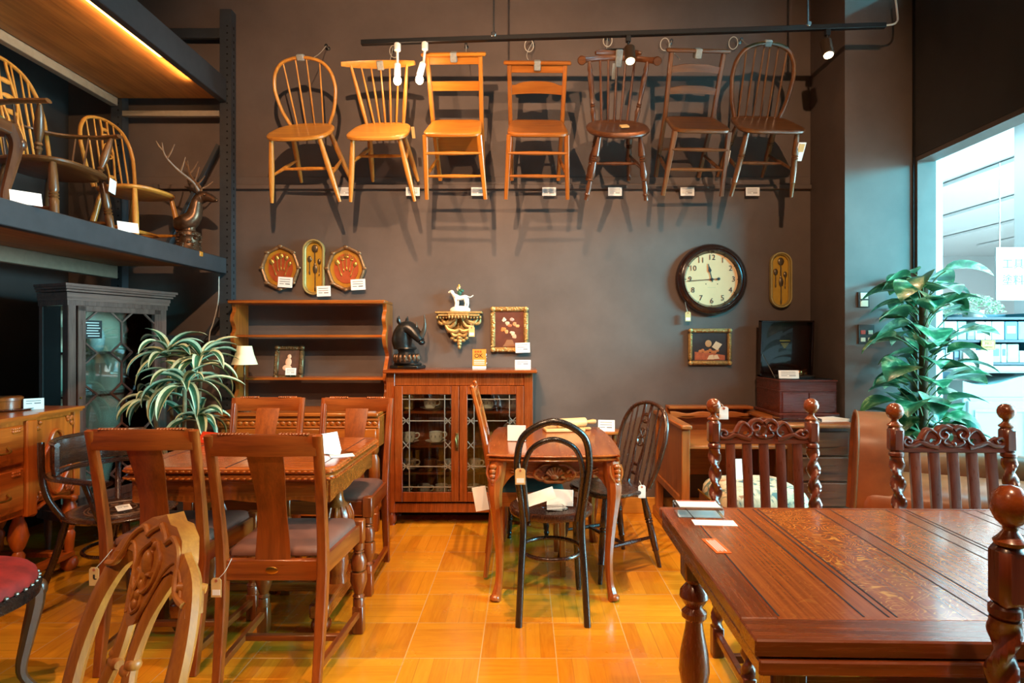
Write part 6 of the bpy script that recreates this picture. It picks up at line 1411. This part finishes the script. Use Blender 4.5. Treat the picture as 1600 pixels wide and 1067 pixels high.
# ------------------------------------------------------------------ barley-twist chairs
YZ, YX = W('barley', 'Z'), W('barley', 'X')
FIN = W('dark_oak', 'X')
def barley(label):
    r = thing('barley_twist_chair', label, 'chair', group='barley-twist chairs around the plank-top table'); hw = .200
    def by(z): return .19 + max(0, z - .47) * .10
    for sg in (-1, 1):
        x = sg * hw
        bp_ = MB().box((x, by(.44) , .42), (.045, .045, .14), .004).twist((x, by(.49), .49), (x, by(.83), .83), .024, 2.4, 80, 16, .36, hand=sg).lathe([(.020, .83), (.026, .836), (.026, .846), (.02, .852)], (x, by(.84), 0), 16).box((x, by(.895), .897), (.050, .050, .098), .012)
        bp_.box((x, by(.2) + .0, .06), (.045, .045, .12), .004).twist((x, .19, .35), (x, .19, .12), .023, 1.6, 40, 14, .36, hand=sg)
        bp = bp_.build('back_post', YZ, r)
        MB().lathe([(.0, .944), (.024, .944), (.026, .950), (.018, .957), (.011, .966), (.012, .972), (.022, .980), (.029, .994), (.030, 1.006), (.026, 1.020), (.015, 1.031), (0, 1.034)], (x, by(.95), 0), 20).build('finial', FIN, bp)
        MB().box((x * 1.08, -.19, .42), (.045, .045, .13), .004).twist((x * 1.08, -.19, .355), (x * 1.08, -.19, .13), .023, 1.8, 44, 14, .36, hand=-sg).box((x * 1.08, -.19, .065), (.045, .045, .13), .004).build('front_leg', YZ, r)
        MB().beam((x, .19, .43), (x * 1.08, -.19, .43), .024, .06).build('seat_rail', YX, r); MB().beam((x, .19, .09), (x * 1.08, -.19, .09), .024, .03).build('side_stretcher', YX, r)
    MB().box((0, -.19, .43), (.40, .024, .06), .003).build('seat_rail', YX, r); MB().box((0, .19, .43), (.38, .024, .06), .003).build('seat_rail', YX, r); MB().box((0, 0, .09), (.40, .024, .03), .003).build('cross_stretcher', YX, r)
    MB().cushion(rrect(.40, .37, .03), .455, .045, side=.012).build('cushion', plain('seat_rexine', '3A2A24', .45, var=.1), r)
    MB().box((0, by(.52), .52), (.36, .022, .05), .003).build('lower_rail', YX, r)
    for i in range(5):
        x = (i - 2) * .068; MB().beam((x, by(.535), .535), (x, by(.85), .855), .036, .014, (0, 1, 0), bev=.07).build('slat', YZ, r)
    top = [(-.185, .862), (-.185, .885), (-.178, .902), (-.160, .908), (-.146, .900), (-.135, .892), (-.120, .897), (-.108, .918), (-.096, .936), (-.082, .942), (-.070, .938), (-.060, .930), (-.048, .944), (-.028, .953), (-.012, .951), (0, .956)]
    ol = top + [(-x, z) for x, z in top[-2::-1]]
    def ell(cx, cz, a, b, n=14): return [(cx + a * math.cos(q), cz + b * math.sin(q)) for q in [2 * math.pi * i / n for i in range(n)]]
    holes = [ell(-.072, .893, .012, .009), ell(.072, .893, .012, .009), ell(0, .905, .015, .018)]
    mm = MB().prism(ol, .020, holes=holes).box((0, .858, .010), (.37, .018, .024), .002).move(lambda p: V((p.x, by(p.y) + .010 - p.z, p.y)))
    cr_ = mm.build('crest_rail', YX, r, smooth=30)
    m = MB()
    def sc(pts, r_, dy=-.012):
        for sg in (-1, 1):
            c = cr([V((sg * x, by(z) + dy, z)) for x, z in pts], 5); n = len(c); m.sweep(c, [r_ * (1.15 - .5 * i / n) * 2 for i in range(n)], [r_ * 1.6] * n, up=(0, 1, 0), sec=8)
    sc([(.055, .868), (.090, .876), (.118, .886), (.140, .876), (.168, .874), (.180, .890), (.168, .904), (.152, .897), (.156, .886), (.164, .889)], .0085)
    sc([(.112, .895), (.098, .922), (.083, .934), (.066, .926), (.05, .905), (.054, .888), (.068, .878)], .0075)
    sc([(.004, .935), (.022, .945), (.044, .938), (.054, .920), (.044, .902), (.026, .904), (.020, .918), (.030, .926)], .0085)
    sc([(.0, .876), (.020, .878), (.036, .888), (.030, .900)], .007)
    m.ball((0, by(.88) - .010, .880), (.012, .010, .012), 10, 6); m.build('carving', YX, cr_)
    return r
b1 = barley('barley-twist chair behind the plank-top table, in front of the tapestry stool'); b1.location = (.972, 2.25, 0); b1.scale = (1, 1, .995)
b2 = dup(b1, 'barley-twist chair behind the plank-top table, in front of the leather sofa', (1.60, 2.06, 0), (0, 0, R(-2))); b2.scale = (1.03, 1.0, .995)
b3 = dup(b1, 'barley-twist chair with its turned finial close to us at the right frame edge', (.868, .655, 0), (0, 0, R(180)))
b3.location = (.921, 1.13, 0); b3.scale = (.9, .85, 1.0135)
hang_tag('small tag hanging from the left finial of the barley-twist chair by the desk', P(1131, 655, 2.40), w_=.036, h_=.05, mark='label', cord=[(-.01, .0, .06), (-.035, .02, .05)], mat=WHITE)

# ------------------------------------------------------------------ plank-top draw-leaf table in the right foreground
def plank_oak():
    n = NT('plank_oak'); oc = n.coord(); f1 = n.noise(n.mapping(oc, (150, 3.0, 20)), 1, 4, .6, .2)
    fl = n.noise(n.mapping(oc, (16, 40, 10)), 1, 2, .5, 2.2); msk = n.noise(n.mapping(oc, (6, .8, 1)), 1, 1); sx = n.t.nodes.new('ShaderNodeSeparateXYZ'); n.put(sx.inputs[0], oc)
    X = sx.outputs[0]
    def band(a, b, k): return n.math('MULTIPLY', n.math('MULTIPLY', n.math('GREATER_THAN', X, a), n.math('LESS_THAN', X, b)), k)
    bands = n.math('ADD', n.math('ADD', band(-.40, -.23, .95), band(-.185, -.02, .6)), n.math('ADD', band(.04, .2, .4), band(-.6, -.46, .15)))
    base = n.ramp(f1, [(.3, lin('7C3A14')), (.5, lin('94481A')), (.7, lin('A65620'))])
    cf = n.noise(n.mapping(oc, (9, 13, 1)), 1, 1, .4, .6); ln = n.ramp(n.math('PINGPONG', n.math('MULTIPLY', cf, 22.0), .5), [(.06, (1, 1, 1)), (.15, (0, 0, 0))]); brk = n.ramp(fl, [(.44, (0, 0, 0)), (.54, (1, 1, 1))])
    fleck = n.math('MULTIPLY', n.math('MULTIPLY', ln, brk), bands)
    col = n.mix(fleck, base, lin('CC8838')); n.bump(f1, .015, .001)
    n.set(Base_Color=col, Roughness=.24, Coat_Weight=.45, Coat_Roughness=.10); return n.mat
PO = plank_oak(); DOX, DOZ, DOY = W('dark_oak', 'X'), W('dark_oak', 'Z'), W('dark_oak', 'Y')
rt = thing('plank_top_table', 'large dark oak plank-top draw-leaf table in the right foreground', 'table', (1.09, 1.425, 0), R(-1.3))
TW, TD = 1.38, .82; ZTT = .76
MB().box((0, .03, ZTT - .015), (TW - .14, TD - .10, .030), .0015).build('tabletop', PO, rt, smooth=0)
MB().box((0, -TD / 2 + .041, ZTT - .0150), (TW, .082, .0305), .003).build('end_cleat', DOX, rt, smooth=0); MB().box((0, TD / 2 - .010, ZTT - .0150), (TW, .020, .0305), .003).build('end_cleat', DOX, rt, smooth=0)
MB().box((-TW / 2 + .037, .031, ZTT - .015), (.070, TD - .104, .0302), .003).build('side_board', DOY, rt, smooth=0); MB().box((TW / 2 - .037, .031, ZTT - .015), (.070, TD - .104, .0302), .003).build('side_board', DOY, rt, smooth=0)
gr = MB()
for x in (-.615, -.46, -.415, -.40, -.23, -.185, -.02, .025, .04, .20, .245, .40, .44, .59): gr.box((x, .036, ZTT + .0002), (.0035, TD - .11, .0008))
gr.build('plank_groove', plain('groove', '200D05', .7), rt, smooth=0)
MB().box((0, -.01, ZTT - .046), (TW - .01, TD - .01, .026), .003).build('draw_leaf', DOX, rt, smooth=0)
MB().box((0, .0, ZTT - .10), (TW - .18, TD - .17, .075), .003).build('apron', DOX, rt, smooth=0)
for sx in (-1, 1):
    for sy in (-1, 1):
        x, y = sx * (TW / 2 - .085), sy * (TD / 2 - .10) + (.02 if sy > 0 else 0)
        MB().box((x, y, .635), (.066, .066, .12), .004).turned((x, y, .58), (x, y, .14), [(0, .03), (.04, .022), (.09, .04), (.13, .042), (.18, .028), (.20, .022), (.23, .036), (.26, .036), (.29, .024), (.34, .026), (.5, .040), (.62, .044), (.72, .036), (.80, .024), (.84, .036), (.88, .038), (.93, .026), (1, .03)], 18).box((x, y, .07), (.066, .066, .14), .004).build('leg', DOZ, rt)
for sy in (-1, 1): MB().box((0, sy * (TD / 2 - .10), .085), (TW - .2, .03, .045), .004).build('stretcher', DOX, rt)
for sx in (-1, 1): MB().box((sx * (TW / 2 - .085), 0, .085), (.03, TD - .2, .045), .004).build('stretcher', DOY, rt)
st = thing('orange_sticker', 'orange printed sticker on the left edge of the plank-top table', 'sticker', (.472, 1.50, ZTT + .0006), R(3))
MB().box((0, 0, .0004), (.038, .105, .0008)).build('paper', plain('sticker_orange', 'E0661C', .5), st, smooth=0)
m = MB()
for k in range(5): m.box((-.010 + .005 * k, 0, .001), (.0018, .085 - .012 * (k % 2), .0005))
m.build('printed_lines', WHITE, st, smooth=0)
ay = thing('acrylic_card_block', 'clear acrylic block with a card inside on the far left corner of the plank-top table', 'card block', (.505, 1.775, ZTT + .0004), R(-4))
MB().box((0, 0, .014), (.13, .085, .028), .002).build('block', ACRYL, ay, smooth=0)
MB().box((0, 0, .029), (.115, .07, .001)).box((0, 0, -.0001), (.12, .075, .0004)).build('card', WHITE, ay, smooth=0); MB().box((0, .028, .0298), (.11, .008, .0006)).build('printed_stripe', plain('stripe_red', 'C8503A', .5), ay, smooth=0)
tag(MB().box((0, 0, .0008), (.115, .05, .0012)).build('paper_slip', WHITE, loc=(.525, 1.685, ZTT + .0004), rot=(0, 0, -.08), smooth=0), 'white paper slip in front of the acrylic block on the plank-top table', 'paper')

# ================================================================== the shop beyond the opening
wc = thing('white_cabinet', 'white painted low cabinet outside the opening, right of the plant', 'cabinet', (3.62, 4.55, 0))
WPT = plain('white_paint', 'BCC6C6', .45)
MB().box((0, 0, .44), (1.0, .44, .84), .006).build('carcase', WPT, wc, smooth=0); MB().slab(rrect(1.08, .50, .03), 1.06, .03, .008).build('top', WPT, wc)
MB().prism([(-.5, .86)] + [(x, .98 + .035 * math.cos(x * 9)) for x in [lerp(-.5, .5, i / 30) for i in range(31)]] + [(.5, .86)], .44, Matrix.Translation((0, .22, 0)) @ XZ).build('frieze', WPT, wc, smooth=0)
for sg in (-1, 1):
    d_ = MB().box((sg * .245, -.228, .48), (.46, .02, .70), .004).build('door', WPT, wc, smooth=0); frame(MB(), .38, .58, .02, .012, 0).build('moulding', WPT, d_, loc=(sg * .245, -.24, .19), smooth=0)
    MB().ball((sg * .04, -.25, .50), .012, 10, 6).build('knob', WPT, d_)
for (x, y) in ((-.46, -.18), (.46, -.18), (-.46, .18), (.46, .18)): MB().box((x, y, .012), (.06, .06, .026)).build('foot', WPT, wc, smooth=0)
pc_ = thing('shop_pillar', 'white square shop pillar with a hanging category board', 'pillar', (6.35, 7.4, 0))
MB().box((0, 0, 2.0), (.44, .44, 4.0), .005).build('shaft', plain('pillar_white', 'D0D6D6', .5), pc_, smooth=0)
hb = thing('category_board', 'white hanging category board with Japanese characters on the shop pillar', 'sign', P(1582, 428, 7.12), 0)
MB().box((0, .0, 0), (.40, .02, .62), .003).build('board', plain('board_white', 'C4CACA', .5), hb, smooth=0)
BT = plain('board_text', '3E5256', .5)
text('工具', .13, BT, hb, (0, -.0125, .11)); text('塗料', .13, BT, hb, (0, -.0125, -.08))
MB().box((-.15, 0, .8), (.008, .008, 1.0)).box((.15, 0, .8), (.008, .008, 1.0)).build('hanger', CHROME, hb, smooth=0)
# goods shelving
sv = thing('goods_shelving', 'blue-backed shop shelving with goods and paper faces, seen through the opening', 'shelving', (5.05, 6.9, 0))
TB = plain('shelf_teal', '2E6E80', .5)
MB().box((0, .2, .78), (1.15, .03, 1.56)).build('back_panel', TB, sv, smooth=0)
for z in (.1, .55, 1.0, 1.25, 1.5): MB().box((0, 0, z), (1.15, .40, .03), .003).build('shelf', plain('shelf_dark', '1E3A44', .5), sv, smooth=0)
for x in (-.57, .57): MB().box((x, 0, .78), (.03, .42, 1.56)).build('side_panel', TB, sv, smooth=0)
rnd = random.Random(31); bc_ = ['E8E4D8', 'C8DADA', '3E8AA0', 'B8C8C4', 'F2F2EE', '2E4A5A', '6A9AA8', '88B0A0']
nb = 0
for z in (.115, .565, 1.015, 1.265):
    x = -.52
    while x < .48:
        w_ = rnd.uniform(.06, .15); h_ = min(rnd.uniform(.12, .30), .2 if z > .9 else .4); c = rnd.choice(bc_)
        b = thing('goods_box', 'shop goods box', 'box', (5.05 + x + w_ / 2, 6.80, z), group='goods on the shop shelving')
        b['label'] = 'small boxed goods standing on the blue-backed shop shelving'
        MB().box((0, 0, h_ / 2), (w_ - .01, .16, h_), .003).build('carton', plain('goods_' + c, c, .5), b, smooth=0)
        MB().box((0, -.081, h_ * .55), ((w_ - .01) * .7, .002, h_ * .4)).build('printed_label', plain('goods_' + bc_[(nb * 3 + 1) % 8], bc_[(nb * 3 + 1) % 8], .5), b, smooth=0); x += w_; nb += 1
np_ = thing('no_parking_sign', 'small yellow NO PARKING sign hung on the shop shelving', 'sign', P(1544, 539, 6.69))
MB().box((0, 0, 0), (.155, .006, .105), .002).build('plate', plain('sign_yellow', 'C4A440', .45), np_, smooth=0)
frame(MB(), .145, .095, .006, .002, -.0475).build('border', plain('np_ink', '3E3010', .5), np_, loc=(0, -.0035, 0), smooth=0)
text('NO', .045, plain('np_ink', '3E3010', .5), np_, (0, -.0042, .018)); text('PARKING', .026, plain('np_ink', '3E3010', .5), np_, (0, -.0042, -.024))
MB().tube([V((-.05, 0, .05)), V((-.02, .02, .12)), V((.02, .02, .12)), V((.05, 0, .05))], .002, 5).build('string', STRING, np_)
mb_ = thing('mask_display', 'pale board of small paper faces below the NO PARKING sign', 'display', P(1528, 564, 6.69))
MB().box((0, 0, 0), (.33, .012, .24), .003).build('board', plain('display_beige', 'C8BCA8', .6), mb_, smooth=0)
for k, (x, z) in enumerate(((-.11, .05), (.0, .06), (.11, .07), (-.06, -.03), (.05, -.02), (-.12, -.08), (.12, -.05))):
    MB().ball((x, -.008, z), (.036, .006, .022), 12, 6).build('oval_plate', plain('plate_white', 'F0EEE8', .5), mb_)
tb_ = thing('topiary', 'fluffy pale green artificial bush on top of the shop shelving', 'artificial plant', P(1520, 505, 6.9)); tb_.location.z = 1.516
MB().lathe([(0, 0), (.09, 0), (.11, .08), (.10, .08), (0, .06)], seg=18).build('pot', plain('pot_white', 'E8E8E4', .5), tb_)
m = MB(); rnd = random.Random(5)
for k in range(900):
    a = rnd.uniform(0, 6.28); el = rnd.uniform(-.1, 1.5); rr = rnd.uniform(.7, 1.05); c = V((.33 * rr * math.cos(a) * math.cos(el), .17 * rr * math.sin(a) * math.cos(el), .06 + .20 * rr * math.sin(el)))
    d = V((rnd.uniform(-1, 1), rnd.uniform(-1, 1), rnd.uniform(-.5, 1))).normalized() * .018; e = d.orthogonal().normalized() * .010; m.add([c - d, c + e, c + d, c - e], [(0, 1, 2, 3)])
m.build('foliage', plain('topiary_green', '9AC0A0', .6, var=.25), tb_, fix=False, smooth=0)
gp = thing('wire_grid_stand', 'white wire grid stand hung with dark goods, below the category board', 'display stand', (6.30, 7.05, 0))
m = MB()
for k in range(9): m.box((-.36 + .09 * k, 0, .80), (.008, .008, 1.2))
for k in range(14): m.box((0, 0, .22 + .09 * k), (.74, .008, .008))
m.build('grid', plain('grid_white', 'E6ECEC', .5), gp, smooth=0)
for x in (-.38, 0.0, .38): MB().box((x, .0, .72), (.05, .05, 1.44), .004).build('post', plain('post_white', 'EEF2F2', .5), gp, smooth=0)
rnd = random.Random(9)
for k in range(24):
    x = -.31 + .124 * (k % 6); z = .90 + .13 * (k // 6)
    MB().box((x + rnd.uniform(-.01, .01), -.03, z), (.085, .03, .10), .01).build('hanging_pack', plain('pack_%d' % (k % 3), ['1E5A66', '2E3E48', '5A8A90'][k % 3], .5), gp)
for i, (x, y) in enumerate(TUBES):
    t = thing('ceiling_tube_light', 'long fluorescent batten on the shop ceiling beyond the opening', 'light fitting', (x, y, 3.95), group='fluorescent battens on the shop ceiling')
    MB().box((0, 0, 0), (.22, 11.0, .06), .004).build('batten', SHOPW, t, smooth=0)
